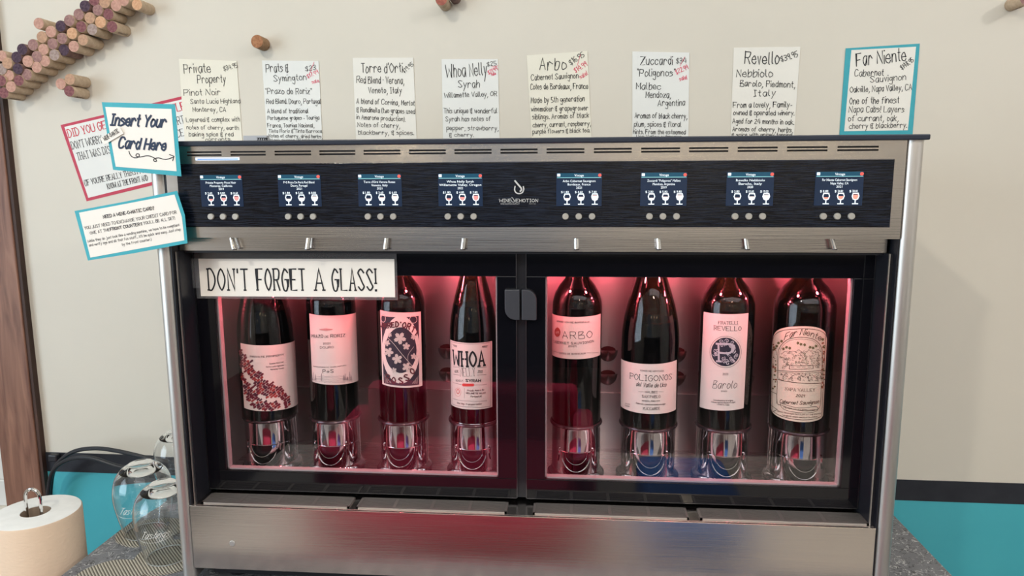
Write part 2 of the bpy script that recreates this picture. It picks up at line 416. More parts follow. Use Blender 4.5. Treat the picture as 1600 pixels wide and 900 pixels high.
# pillars
for i, (a, b) in enumerate(((-.567, -.5462), (.4152, .4375))):
    r = (b-a)/2; cx = (a+b)/2; pts = []
    for k in range(13):
        g = math.pi*(1+k/12); pts.append((cx+r*math.cos(g), .008+r*.9*math.sin(g)))
    pts += [(b, .34), (a, .34)]
    part(MB().prism([(x, y, .921) for x, y in pts], (0, 0, 1.5462-.921)), 'pillar', STEELV, smooth=True)
for a, b in ((-.5462, -.5445), (.4135, .4152)): part(MB().box(a, b, .002, .35, .938, 1.546), 'side_gap', BLACKM)
# jambs beside the doors
for a, b, e in ((-.5445, -.5395, -.5428), (.4072, .4135, .4072)):
    j = part(MB().box(a, b, .010, .058, 1.0355, 1.4040), 'jamb', BLACKM)
    MB().box(e, e+.0014, .0075, .010, 1.0355, 1.4040).build('jamb_edge', STEELV, j)
# doors
DY = .045
def door(x0, x1, wx0, wx1, hx0, hx1, corner):
    z0, z1, wz0, wz1 = 1.041, 1.4000, 1.0708, 1.3672
    fr = MB().box(x0, x1, DY, DY+.014, z0, wz0).box(x0, x1, DY, DY+.014, wz1, z1).box(x0, wx0, DY, DY+.014, wz0, wz1).box(wx1, x1, DY, DY+.014, wz0, wz1)
    d = part(fr, 'door', BLACK, bevel=.0006)
    MB().box(wx0, wx1, DY+.001, DY+.005, wz0, wz1).build('pane', PANE, d)
    e = MB()
    e.box(wx0, wx0+.0022, DY+.006, DY+.016, wz0, wz1).box(wx1-.0022, wx1, DY+.006, DY+.016, wz0, wz1).box(wx0, wx1, DY+.006, DY+.016, wz0, wz0+.0022)
    e.build('window_lip', mat('clear_plastic_lip', (.45, .36, .37), .25, spec=.6), d)
    s = MB().box(x0, x0+.0011, DY-.0006, DY+.002, z0, z1).box(x1-.0011, x1, DY-.0006, DY+.002, z0, z1).box(x0, x1, DY-.0006, DY+.002, z0, z0+.0011)
    s.build('edge_strip', mat('dull_edge_metal', (.12, .12, .13), .35, 1), d)
    pts = []; hz0, hz1 = 1.3075, 1.3500; rr = .015
    if corner == 'bl': cc = [(hx1, hz0), (hx1, hz1), (hx0, hz1)]; arc = [(hx0+rr-rr*math.cos(R(g)), hz0+rr-rr*math.sin(R(g))) for g in range(0, 91, 15)]
    else: cc = [(hx0, hz1), (hx0, hz0), (hx1, hz0)]; arc = [(hx1-rr+rr*math.cos(R(g)), hz1-rr+rr*math.sin(R(g))) for g in range(0, 91, 15)]
    MB().prism([(x, DY-.010, z) for x, z in cc+arc], (0, .0096, 0)).build('door_handle', mat('dark_grey_plastic', (.035, .037, .046), .45), d, bevel=.001)
    return d
dl = door(-.5392, -.0725, -.5105, -.1005, -.0885, -.0678, 'bl')
dr = door(-.0600, .4066, -.0325, .3808, -.0650, -.0445, 'tr')
# cabinet interior
part(MB().box(-.5360, .4040, .230, .240, 1.04, 1.50), 'back_panel', STEELI)
part(MB().box(-.5360, .4040, .2262, .230, 1.04, 1.147), 'lower_back_panel', STEELI)
part(MB().box(-.5360, .4040, .060, .240, 1.042, 1.050), 'cabinet_floor', steel('floor_steel', (.66, .60, .60), .26, (2, 40, 40)))
part(MB().box(-.5390, -.5360, .060, .240, 1.042, 1.50), 'cabinet_side', STEELI)
part(MB().box(.4040, .4066, .060, .240, 1.042, 1.50), 'cabinet_side', STEELI)
part(MB().box(-.0845, -.0475, .064, .230, 1.050, 1.50), 'divider', STEELI)
part(MB().box(-.0760, -.0565, .0495, .0635, 1.041, 1.400), 'gap_shade_strip', BLACKM)  # black strip added to keep the gap between the doors dark
part(MB().box(-.5360, .4040, .200, .240, 1.50, 1.51), 'cabinet_top', BLACKM)
# louvres pressed into the back panel between bottles
BX = [-.473, -.3665, -.2570, -.1450, .0125, .1220, .2340, .3445]
for cx in (-.420, -.312, -.2045, .0655, .1780, .2890):
    for zz in (1.2120, 1.1715):
        lv = MB(); n = 10; vs = []; fs = []
        for j in range(5):
            t = j/4*math.pi/2
            for i in range(n+1):
                g = math.pi*i/n+math.pi
                rr = math.cos(t)
                vs.append((cx+.016*rr*math.cos(g), .2300-.014*math.sin(t)*(.4+.6*abs(math.sin(g)))-.0003, zz+.008+.020*rr*math.sin(g)))
        for j in range(4):
            for i in range(n): k = j*(n+1)+i; fs.append((k, k+1, k+n+2, k+n+1))
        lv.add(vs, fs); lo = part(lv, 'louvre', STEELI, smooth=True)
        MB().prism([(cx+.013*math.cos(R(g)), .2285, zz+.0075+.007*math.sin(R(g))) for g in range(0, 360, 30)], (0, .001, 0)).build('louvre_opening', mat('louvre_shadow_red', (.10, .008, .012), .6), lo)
# tiny holes plate and LED lamps at the top front
for i, cx in enumerate((-.512, -.420, -.312, -.203, -.106, -.030, .066, .178, .289, .376)):
    l = part(MB().lathe([(.0001, 1.392), (.0045, 1.392), (.0045, 1.396), (.0001, 1.396)], (cx, .078, 0), 12, caps=False), 'led', LEDM)
    point('cabinet_led', (cx, .070, 1.378), .70, (1.0, .13, .17), .006)
part(MB().box(-.5360, .4040, .0595, .085, 1.3962, 1.4010), 'led_rail', BLACKM)
# base
part(MB().box(-.5462, .4135, 0, .004, .938, 1.0353).box(-.5462, .4135, .004, .0595, 1.0335, 1.0353), 'base_panel', STEEL, bevel=.0007)
part(MB().box(-.5440, .4120, .0045, .34, .940, 1.0333), 'base_box', BLACKM)
part(MB().box(-.5440, .4120, .24, .345, 1.0353, 1.5462), 'rear_housing', BLACKM)
q = at(363, 849, 0)
part(MB().lathe([(.0001, -.0012), (.0038, -.0012), (.0044, 0.0), (.0044, .0005)], (q.x, 0, q.z), 20, 'Y', caps=False), 'rivet', mat('pale_metal', (.6,.6,.6), .3, .8), smooth=True)
part(MB().box(-.530, .400, .025, .32, .9175, .938), 'plinth', BLACKM)
for px_ in (-.50, .37):
    for py_ in (.05, .29):
        part(MB().lathe([(.018, .910), (.020, .914), (.016, .9175)], (px_, py_, 0), 16), 'foot', BLACKM)
# spouts
for i, (a, b) in enumerate(((361, 366), (482, 480), (604, 602), (725, 723), (901, 901), (1029, 1030), (1166, 1168), (1300, 1304))):
    p = at(a, 374, .010); q = at(b, 390, .010)
    s = part(MB().tube([(p.x, .012, 1.4240), (q.x, .0105, q.z)], .0031, 12), 'spout', CHROME, smooth=True)
    MB().lathe([(.0034, q.z+.001), (.0036, q.z-.0005), (.0022, q.z-.0006), (.0021, q.z+.0004)], (q.x, .0105, 0), 12, caps=False).build('spout_tip', mat('dark_spout_tip', (.05, .04, .04), .3, .5), s)
# screens + buttons
SCR = [(314, 381, 272.6), (434.5, 503.5, 272.2), (560.6, 627.8, 272), (685.6, 754, 271.5), (869.8, 939.6, 270.5), (1000.9, 1072.3, 269.5), (1134.8, 1207.3, 268.3), (1272.5, 1347, 268.0)]
TXT = [('Private Property Pinot Noir', 'Monterey, California', '2019', ('3.60','8.80','14.60')), ('P+S Prazo De Roriz Red Blend', 'Douro, Portugal', '2021', ('1.80','5.00','8.80')),
       ("Torre d'Orti Verona Rosso", 'Veneto, Italy', '2021', ('1.80','3.60','6.60')), ('Whoa Nelly Syrah', 'Willamette Valley, Oregon', '2022', ('1.80','4.80','7.80')),
       ('Arbo Cabernet Sauvignon', 'Bordeaux, France', '2021', ('1.80','4.60','7.80')), ('Zuccardi "Poligonos" Malbec', 'Mendoza, Argentina', '2019', ('2.80','5.80','9.80')),
       ('Revello Nebbiolo', 'Barolo, Italy', '2020', ('3.80','10.60','19.00')), ('Far Niente Cabernet Sauvignon', 'Napa Valley, CA', '2021', ('8.80','24.80','38.00'))]
SCRM = mat('screen_blue_black', (.005, .01, .03), .15, emit=(.010, .021, .040), es=1)
SCRT = mat('screen_topbar', (.005, .01, .03), .15, emit=(.010, .09, .14), es=1)
SCW = mat('screen_white', (.5, .5, .5), .3, emit=(.80, .94, 1.0), es=1.15)
SCC = mat('screen_cyan', (.1, .3, .3), .3, emit=(.35, .75, .80), es=1)
SCR_ = mat('screen_red', (.4, .05, .04), .3, emit=(.80, .12, .09), es=1)
SCP = [mat('screen_pink', (.4, .1, .1), .3, emit=(.85, .33, .30), es=1), mat('screen_pale', (.4, .3, .3), .3, emit=(.95, .72, .68), es=1), mat('screen_orange', (.4, .1, .1), .3, emit=(.95, .38, .25), es=1)]
BTN = mat('grey_button', (.46, .44, .40), .4, .35)
names = ['first from the left', 'second from the left', 'third from the left', 'fourth from the left', 'fourth from the right', 'third from the right', 'second from the right', 'first from the right']
for i, (a, b, yt) in enumerate(SCR):
    cx = (at(a, 297, 0).x+at(b, 297, 0).x)/2; hw = .0292; zt = 1.5082; zb = 1.4660
    sc = part(MB().box(cx-hw, cx+hw, -.0022, -.001, zb, zt), 'screen', SCRM, label='small lit screen, '+names[i])
    MB().box(cx-hw+.001, cx+hw-.001, -.0024, -.0022, zt-.0055, zt).build('screen_bar', SCRT, sc)
    W = MB(); Y = -.0030; mp = plane_map(Y)
    print_text(W, 'Vintage', (cx-.0060, zt-.0044), (cx+.0060, zt-.0044), .0030, mp)
    t1, t2, t3, pr = TXT[i]; w1 = min(.021, .00086*len(t1)+.004)
    print_text(W, t1, (cx-w1, zt-.0115), (cx+w1, zt-.0115), .0029, mp)
    w2 = w1*len(t2)/len(t1)
    print_text(W, t2, (cx-w2, zt-.0158), (cx+w2, zt-.0158), .0029, mp)
    print_text(W, t3, (cx-.0036, zt-.0200), (cx+.0036, zt-.0200), .0029, mp)
    W.box(cx-hw+.0012, cx-hw+.0050, Y-.0002, Y, zt-.0042, zt-.0008)
    for k in range(3):
        gx = cx-.0158+k*.0178
        print_text(W, '$', (gx-.0072, zt-.0255), (gx-.0050, zt-.0255), .0028, mp)
        print_text(W, pr[k], (gx-.0036, zt-.0255), (gx+.0028, zt-.0255), .0029, mp)
        # glass outline
        zb_ = zt-.0268; o = gx+.0006
        ribbons(W, [[Vector(v) for v in ((o-.0030, zb_), (o-.0041, zb_-.0035), (o-.0028, zb_-.0070), (o, zb_-.0083), (o+.0028, zb_-.0070), (o+.0041, zb_-.0035), (o+.0030, zb_), (o-.0030, zb_))],
                    [Vector((o, zb_-.0083)), Vector((o, zb_-.0128))], [Vector((o-.0033, zb_-.0130)), Vector((o+.0033, zb_-.0130))]], .0012, mp)
        fl = (.35, .55, .78)[k]; m_ = (SCP[0] if i in (0, 3) else SCP[2] if i == 7 else SCP[1])
        h = .0076*fl; top = zb_-.0077+h; ww = .0034
        MB().add([mp(o-.0027, zb_-.0068), mp(o, zb_-.0080), mp(o+.0027, zb_-.0068), mp(o+ww, max(zb_-.0045, zb_-.0077+h*.5)), mp(o+ww*.9, top), mp(o-ww*.9, top), mp(o-ww, max(zb_-.0045, zb_-.0077+h*.5))], [(0, 1, 2, 3, 4, 5, 6)]).build('pour_icon', m_, sc)
    W.build('screen_print', SCW, sc)
    MB().box(cx-hw+.001, cx+hw-.001, -.0027, -.0022, zt-.0061, zt-.0055).build('screen_line', SCC, sc)
    MB().lathe([(.0001, -.0032), (.0021, -.0032), (.0021, -.0022)], (cx+hw-.0028, 0, zt-.0028), 14, 'Y', caps=False).build('alert_dot', SCR_, sc)
    for k in (-1, 0, 1):
        bx_ = cx+k*.0171
        part(MB().lathe([(.0001, -.0046), (.0036, -.0046), (.0042, -.0038), (.0042, -.0012)], (bx_, 0, 1.4527), 24, 'Y', caps=False), 'button', BTN, smooth=True)
# logo
lg = MB(); mp = plane_map(-.0018)
def zz(pts): return [Vector((at(740+x/7.5, 240+y/7.5, 0).x, at(740+x/7.5, 240+y/7.5, 0).z)) for x, y in pts]
ribbons(lg, [catmull(zz([(487, 320), (520, 360), (555, 400), (562, 425), (548, 440)]), 5)], .0021, mp)
ribbons(lg, [catmull(zz([(487, 385), (482, 425), (500, 458), (537, 468), (572, 455), (588, 420), (584, 388)]), 5)], .0016, mp)
a_, b_ = zz([(303, 568), (440, 568)]); write(lg, 'WINE', a_, b_, .0040, .00065, mp)
a_, b_ = zz([(497, 568), (755, 568)]); write(lg, 'EMOTION', a_, b_, .0040, .00065, mp)
ribbons(lg, [catmull(zz([(448, 512), (470, 535), (476, 552)])), catmull(zz([(446, 545), (455, 566), (478, 566), (488, 545)]))], .0006, mp)
a_, b_ = zz([(315, 596), (540, 596)]); print_text(lg, 'WINE EQUIPPING SUPPORT', a_, b_, .0016, mp)
a_, b_ = zz([(650, 592), (732, 592)]); print_text(lg, 'Made in Italy', a_, b_, .0010, mp)
part(lg, 'logo', mat('logo_silver', (.55, .55, .54), .4))
# bottle stands
STANDM = mat('polished_stand', (.60, .56, .57), .07, 1)
def stand(cx, cy=.125, r=.0385):
    z0 = 1.050
    prof = [(r+.0045, z0), (r+.0050, z0+.004), (r+.0040, z0+.007), (r, z0+.010), (r, z0+.045), (r-.0006, z0+.0456), (r, z0+.0462), (r, z0+.079), (r+.0012, z0+.083), (r-.0005, z0+.0865), (r-.003, z0+.085), (r-.003, z0+.076), (0.0001, z0+.076)]
    s = part(MB().lathe(prof, (cx, cy, 0), 48, caps=False), 'bottle_stand', STANDM, smooth=True)
    mp = cyl_map(cx, cy, r+.0006)
    for rr, hh in ((.024, .030), (.017, .018)):
        pts = [mp(rr*math.cos(R(g)), z0+.045+.0+hh*math.sin(R(g))) for g in range(180, 361, 10)]
        MB().tube(pts, .0005, 6).build('u_reflection_line', CHROME, s, smooth=True)  # raised lines trace the U curves mirrored in the chrome
    MB().tube([(cx+(r+.0004)*math.cos(R(a)), cy+(r+.0004)*math.sin(R(a)), z0+.0835) for a in range(0, 360, 8)], .0028, 8, True).build('top_ring', mat('dark_base_ring', (.10, .07, .08), .2, .8), s, smooth=True)
    # flat dark half-disc painting the mirrored U under the seam
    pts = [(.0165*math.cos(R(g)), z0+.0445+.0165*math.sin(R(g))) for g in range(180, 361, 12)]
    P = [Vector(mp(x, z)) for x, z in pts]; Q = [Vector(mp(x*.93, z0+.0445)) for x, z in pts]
    k = len(P); MB().add(P+Q, [(i, i+1, k+i+1, k+i) for i in range(k-1)]).build('u_reflection_patch', mat('dark_u_reflection', (.03, .025, .03), .12, .9), s)
    for sg in (-1, 1):
        pts = [mp(sg*.027, z0+.050), mp(sg*.030, z0+.046), mp(sg*.029, z0+.036), mp(sg*.031, z0+.028)]
        MB().tube(pts, .0011, 6).build('side_clip', CHROME, s, smooth=True)
    MB().lathe([(r+.0010, z0+.0), (r+.0066, z0+.0005), (r+.0066, z0+.0035), (r+.0030, z0+.006), (r+.001, z0+.006)], (cx, cy, 0), 48, caps=False).build('base_ring', mat('dark_base_ring', (.10, .07, .08), .2, .8), s, smooth=True)
for i, cx in enumerate(BX): stand(cx, r=(.0395, .0370, .0370, .0375, .0370, .0410, .0385, .0410)[i])

GRATE = mat('grate_steel', (.40, .37, .35), .40, .85)
# drip grates lying on the ledge
for i, (a, b, ya, yb, side) in enumerate(((318, 549, 783, 788, 'leftmost'), (560, 793, 788, 794, 'second from the left'), (833, 1074, 797, 803, 'second from the right'), (1091, 1350, 803, 811, 'rightmost'))):
    A = atz(a, ya, 1.036); B = atz(b, yb, 1.036); x0, x1 = A.x, B.x; y0, y1 = .008, .0405; z = 1.0354
    g = thing('drip_grate', ((x0+x1)/2, .024, z), 'slatted steel drip grate on the ledge below the glass doors, '+side, 'drip grate', 'drip grates on the dispenser ledge')
    MB().box(x0, x1, y0, y0+.0022, z, z+.0019).box(x0, x1, y1-.0018, y1, z, z+.0019).box(x0, x0+.003, y0, y1, z, z+.0019).box(x1-.003, x1, y0, y1, z, z+.0019).build('frame', GRATE, g)
    MB().box(x0+.003, x1-.003, y0+.002, y1-.002, z, z+.0006).build('tray', BLACKM, g)
    for k in range(1, 4):
        xx = x0+(x1-x0)*k/4; MB().box(xx-.0022, xx+.0022, y0+.002, y1-.002, z+.0006, z+.0018).build('cross_bar', GRATE, g)
    for k in range(8):
        yy = y0+.0042+k*.0035; MB().box(x0+.003, x1-.003, yy-.0009, yy+.0009, z+.0007, z+.0017).build('slat', GRATE, g)

# ============================================================ BOTTLES
ZB = 1.1275
def bottle_profile(r, kind, h=.300):
    if kind == 'bordeaux':
        p = [(0.0001, 0), (r-.006, 0), (r-.001, .003), (r, .008), (r, .185), (r*.985, .193), (r*.90, .205), (r*.72, .217), (r*.50, .227), (.0155, .238), (.0140, .250), (.0138, .285), (.0150, .286), (.0150, .296), (.0135, .300), (.0001, .300)]
    else:
        p = [(0.0001, 0), (r-.007, 0), (r-.001, .003), (r, .009), (r, .135), (r*.985, .150), (r*.93, .168), (r*.83, .188), (r*.68, .210), (r*.53, .230), (.0175, .252), (.0150, .270), (.0142, .290), (.0155, .291), (.0155, .298), (.014, .300), (.0001, .300)]
    return p
def interp(prof, z):
    for (r0, h0), (r1, h1) in zip(prof, prof[1:]):
        if h0 <= z <= h1 and h1 > h0: return r0+(r1-r0)*(z-h0)/(h1-h0)
    return prof[-2][0]
def bottle(cx, r, kind, label, level, glass=BOTTLE, cy=.125):
    b = thing('wine_bottle', (cx, cy, ZB), label, 'bottle', 'wine bottles in the dispenser')
    pr = bottle_profile(r, kind)
    MB().lathe([(a, ZB+h) for a, h in pr], (cx, cy, 0), 56, caps=False).build('bottle_glass', glass, b, smooth=True)
    wp = [(0.0001, .004)]+[(max(interp(pr, h)-.0025, .001), h) for h in [.004+(level-.004)*k/24 for k in range(25)]]+[(0.0001, level)]
    MB().lathe([(a, ZB+h) for a, h in wp], (cx, cy, 0), 48, caps=False).build('wine', WINE, b, smooth=True)
    return b, (cx, cy, r)
def lab(b, geo, TL, TR, BL, BR, m, top=None, bot=None):
    """paper label wrapped on the bottle, corners measured on the bottle's surface"""
    cx, cy, r = geo; R_ = r+.0004
    c = [at_cyl(*p, cx, cy, R_) for p in (TL, TR, BL, BR)]
    n = 24; vs = []; fs = []; mp = cyl_map(cx, cy, R_)
    rows = 8
    for j in range(rows+1):
        v = j/rows
        for i in range(n+1):
            t = i/n
            s0 = c[2][0]*(1-t)+c[3][0]*t; z0 = c[2][1]*(1-t)+c[3][1]*t-(bot(t) if bot else 0)
            s1 = c[0][0]*(1-t)+c[1][0]*t; z1 = c[0][1]*(1-t)+c[1][1]*t+(top(t) if top else 0)
            vs.append(mp(s0*(1-v)+s1*v, z0*(1-v)+z1*v))
    for j in range(rows):
        for i in range(n): k = j*(n+1)+i; fs.append((k, k+1, k+n+2, k+n+1))
    o = MB().add(vs, fs).build('label', m, b, smooth=True)
    return o, cyl_map(cx, cy, R_+.0003), (lambda x, y: Vector(at_cyl(x, y, cx, cy, R_))), c
def put(mb, text, f, x0, y0, x1, y1, cap, wd, mp, **k):
    """cap & stroke in photo pixels"""
    q = 1.02/F
    write(mb, text, f(x0, y0), f(x1, y1), cap*q, wd*q, mp, **k)
def line(mb, f, pts, wd, mp, smooth=False):
    P = [f(x, y) for x, y in pts]
    if smooth: P = catmull(P, 4)
    out = [P[0]]
    for a, b in zip(P, P[1:]):
        k = max(1, int((b-a).length/.004)); out += [a+(b-a)*j/k for j in range(1, k+1)]
    ribbons(mb, [out], wd*1.02/F, mp)

# 1 ---- mosaic hillside label
b, g = bottle(BX[0], .0425, 'burgundy', 'wine bottle with a dark red mosaic hillside on its label, under the glass reminder sign', .176)
L, mp, f, c = lab(b, g, (375.6, 535.5), (461.5, 531), (381.5, 637), (465.5, 630), LABEL)
Z = lambda x, y: (360+x/6.925, 530+y/6.925)
T = MB()
put(T, 'PRIVATE PROPERTY', f, *Z(215, 195), *Z(578, 172), 2.6, .5, mp, serif=True)
for s_, x0, y0, x1, y1 in (('Estate Pinot Noir', 425, 272, 578, 250), ('Santa Lucia Highlands', 385, 305, 578, 285), ('Monterey County', 435, 333, 578, 315)):
    put(T, s_, f, *Z(x0, y0), *Z(x1, y1), 2.0, .35, mp)
T.build('label_print', GREYI, L)
rnd = random.Random(4)
region = [(105, 95), (160, 170), (200, 260), (245, 225), (235, 320), (330, 350), (375, 430), (430, 460), (500, 485), (570, 540), (620, 600), (668, 705), (590, 740), (440, 765), (300, 770), (215, 690), (150, 590), (128, 430), (112, 250)]
river = [(118, 330), (165, 400), (220, 440), (255, 520), (290, 590), (360, 645), (450, 655), (530, 650), (560, 700), (570, 760)]
def inside(p, poly):
    x, y = p; r_ = False
    for i in range(len(poly)):
        (x1, y1), (x2, y2) = poly[i], poly[i-1]
        if (y1 > y) != (y2 > y) and x < (x2-x1)*(y-y1)/(y2-y1)+x1: r_ = not r_
    return r_
def dseg(p, a, b_):
    p = Vector(p); a = Vector(a); b_ = Vector(b_); t = max(0, min(1, (p-a).dot(b_-a)/(b_-a).length_squared)); return (p-a-(b_-a)*t).length
cols = [mat('label_oxblood', (.16, .012, .03), .6), mat('label_brick', (.36, .04, .04), .6), mat('label_plum', (.09, .015, .035), .6)]
MM = [MB(), MB(), MB()]; ang = R(-38); ca, sa = math.cos(ang), math.sin(ang)
for j in range(-40, 60):
    off = rnd.uniform(0, 40)
    for i in range(-20, 40):
        u = i*44+off; v = j*23; a = u*ca-v*sa*1; bb = u*sa+v*ca
        x, y = a, bb+300
        if not inside((x, y), region) or min(dseg((x, y), river[k], river[k+1]) for k in range(len(river)-1)) < 17: continue
        if rnd.random() < .04: continue
        hw, hh = rnd.uniform(18, 21.5), rnd.uniform(9.0, 10.8)
        pts = []
        for (dx, dy) in ((-hw, -hh), (hw*.3, -hh-rnd.uniform(0, 2)), (hw, -hh), (hw, hh), (-hw*.2, hh+rnd.uniform(0, 2)), (-hw, hh)):
            dx += rnd.uniform(-5, 5); dy += rnd.uniform(-2.5, 2.5)
            pts.append(f(*Z(x+dx*ca-dy*sa, y+dx*sa+dy*ca)))
        MM[rnd.choice((0, 0, 1, 2))].add([mp(p.x, p.y) for p in pts], [tuple(range(5, -1, -1))])
for k in range(3): MM[k].build('label_mosaic', cols[k], L)

# 2 ---- pine trees label
b, g = bottle(BX[1], .0375, 'bordeaux', 'wine bottle with pale label, red emblem and small pine trees, second from the left', .190)
L, mp, f, c = lab(b, g, (483.2, 489.8), (556.2, 487.9), (488, 596), (559.8, 594), LABEL)
Z = lambda x, y: (470+x/6.927, 480+y/6.927)
T = MB()
put(T, 'PRAZO', f, *Z(118, 330), *Z(243, 328), 5, .75, mp); put(T, 'DE', f, *Z(262, 329), *Z(300, 327), 2.8, .5, mp); put(T, 'RORIZ', f, *Z(322, 327), *Z(480, 318), 5, .75, mp)
put(T, '2021', f, *Z(242, 402), *Z(318, 400), 2.8, .5, mp); put(T, 'DOURO', f, *Z(210, 446), *Z(357, 442), 3.4, .45, mp)
put(T, 'PRATS & SYMINGTON  DOURO, PORTUGAL', f, *Z(135, 642), *Z(495, 630), 1.4, .3, mp)
put(T, 'P+S', f, *Z(238, 710), *Z(355, 706), 5.2, .8, mp)
T.build('label_print', GREYI, L)
T = MB(); rnd = random.Random(2)
for (x, h) in ((135, 70), (160, 50), (225, 58), (465, 45), (480, 55), (530, 75), (545, 40), (120, 30), (505, 30)):
    for k in range(9):
        y = 790-h*k/8*1.2; ww = 13*(1-k/9)
        line(T, f, [Z(x-ww, y), Z(x, y-5), Z(x+ww, y)], .3, mp)
    line(T, f, [Z(x, 800), Z(x, 790-h*1.2)], .35, mp)
for yy, x0, x1 in ((748, 180, 480), (768, 150, 545), (785, 140, 550), (800, 150, 560), (812, 250, 480)):
    line(T, f, [Z(x0+(x1-x0)*k/14, yy+rnd.uniform(-5, 5)) for k in range(15)], .3, mp)
T.build('label_drawing', mat('label_grey_violet', (.16, .12, .15), .6), L)
T = MB()
for k in range(-6, 7):
    h = 16*(1-abs(k)/7.5); line(T, f, [Z(272+k*11, 242-h), Z(272+k*11+3, 242+h)], .55, mp)
line(T, f, [Z(203, 242), Z(343, 240)], .5, mp)
T.build('label_emblem', REDT, L)

# 3 ---- grape leaf label
b, g = bottle(BX[2], .0370, 'bordeaux', 'wine bottle with a black and pale vine leaf label, third from the left', .172)
L, mp, f, c = lab(b, g, (594, 484.2), (657.5, 486.7), (597.5, 600), (660, 602.5), LABEL)
Z = lambda x, y: (580+x/6, 470+y/6)
DK = mat('label_charcoal', (.035, .028, .045), .6); DR = mat('label_dark_maroon', (.11, .02, .03), .6)
mp0 = cyl_map(g[0], g[1], g[2]+.0006); mp2 = cyl_map(g[0], g[1], g[2]+.0009); mp3 = cyl_map(g[0], g[1], g[2]+.0012)
def patch(mb, pts, mp, sub=6):
    """fan polygon on the curved label, cut in strips so that it follows the curve"""
    P = [f(*p) for p in pts]; lo = min(p.x for p in P); hi = max(p.x for p in P); n = max(2, int((hi-lo)/.0035))
    for k in range(n):
        a = lo+(hi-lo)*k/n; b_ = lo+(hi-lo)*(k+1)/n
        def clip(poly, lim, keep):
            out = []
            for i in range(len(poly)):
                p, q = poly[i-1], poly[i]; ip, iq = keep(p.x), keep(q.x)
                if ip != iq: t = (lim-p.x)/(q.x-p.x); out.append(p+(q-p)*t)
                if iq: out.append(q)
            return out
        q = clip(P, a, lambda x: x >= a-1e-9)
        if len(q) > 2: q = clip(q, b_, lambda x: x <= b_+1e-9)
        if len(q) > 2: mb.add([mp(p.x, p.y) for p in q], [tuple(range(len(q)))])
T = MB(); patch(T, [Z(*p) for p in ((95, 138), (445, 140), (450, 785), (118, 770))], mp0); T.build('label_ground', DK, L)
T = MB()
oval = [Z(278+170*math.cos(R(a)), 450+250*math.sin(R(a))*.95) for a in range(0, 360, 12)]
band = [Z(278+176*math.cos(R(a)), 458+318*math.sin(R(a))) for a in range(0, 360, 12)]
patch(T, band, mp); T.build('label_band', LABEL, L)
T = MB(); patch(T, [Z(278+148*math.cos(R(a)), 462+215*math.sin(R(a))) for a in range(0, 360, 12)], mp2); T.build('label_oval', DK, L)
T = MB(); rnd = random.Random(8)
for (x, y, r_) in ((270, 350, 62), (330, 425, 38), (165, 480, 48), (245, 545, 52), (335, 620, 48), (150, 395, 32), (400, 520, 32), (395, 340, 26), (215, 650, 28), (175, 320, 22)):
    pts = []; a0 = rnd.uniform(0, 60)
    for k in range(40):
        rr = r_*(.42+.58*abs(math.cos(R(k*9*2.5)))**.7)*(1 if k % 2 else .86); pts.append(Z(x+rr*math.cos(R(a0+k*9)), y+rr*math.sin(R(a0+k*9))))
    patch(T, pts, mp3)
line(T, f, [Z(150, 340), Z(210, 400), Z(290, 500), Z(385, 610)], .8, mp3, True); line(T, f, [Z(345, 560), Z(350, 500), Z(400, 430)], .6, mp3, True)
for (x, y) in ((395, 175), (115, 165)):
    line(T, f, [Z(x+34*math.cos(R(a))*(.6 if x < 200 else 1), y+34*math.sin(R(a))) for a in range(0, 361, 20)], 1.0, mp3)
for k in range(5): line(T, f, [Z(415+8*k, 600-60*k), Z(440, 560-50*k)], .7, mp3)
for k in range(6):
    line(T, f, [Z(125+k*10, 690+k*12), Z(135+k*11, 770)], .5, mp3); line(T, f, [Z(440-k*9, 700+k*12), Z(432-k*9, 775)], .5, mp3)
T.build('label_leaves', mat('label_pale_print', (.62, .55, .50), .6), L)
T = MB()
for ch, x, y, rot, sz in (('T', 108, 270, -25, 36), ('O', 118, 240, -20, 36), ('R', 138, 258, -14, 42), ('R', 172, 250, -8, 42), ('E', 205, 246, -2, 42), ('D', 243, 243, 2, 46), ("'", 278, 240, 5, 40), ('O', 305, 252, 12, 50), ('R', 345, 262, 18, 50), ('T', 385, 290, 28, 46), ('I', 418, 318, 35, 44),
                          ('R', 160, 750, 20, 62), ('O', 210, 772, 8, 56), ('S', 268, 780, -4, 56), ('S', 320, 775, -14, 56), ('S', 372, 745, -28, 60), ('O', 418, 680, -40, 56)):
    if ch == 'S' and x == 268: continue
    if ch == 'R' and x == 160: x -= 8
    if x in (320,): x = 285
    if x in (372,): x = 345
    if ch == 'O' and x == 418: x = 400
    if ch == 'S' and x == 345: pass
    ww = sz*.55; cr, sr = math.cos(R(rot)), math.sin(R(rot))
    if ch in ("'", 'I'): ww *= .3
    x0, y0 = x-ww/2*cr, y-ww/2*sr; x1, y1 = x+ww/2*cr, y+ww/2*sr
    put(T, ch, f, *Z(x0, y0), *Z(x1, y1), sz/5.6, 2.1, mp3)
T.build('label_print', DR, L)

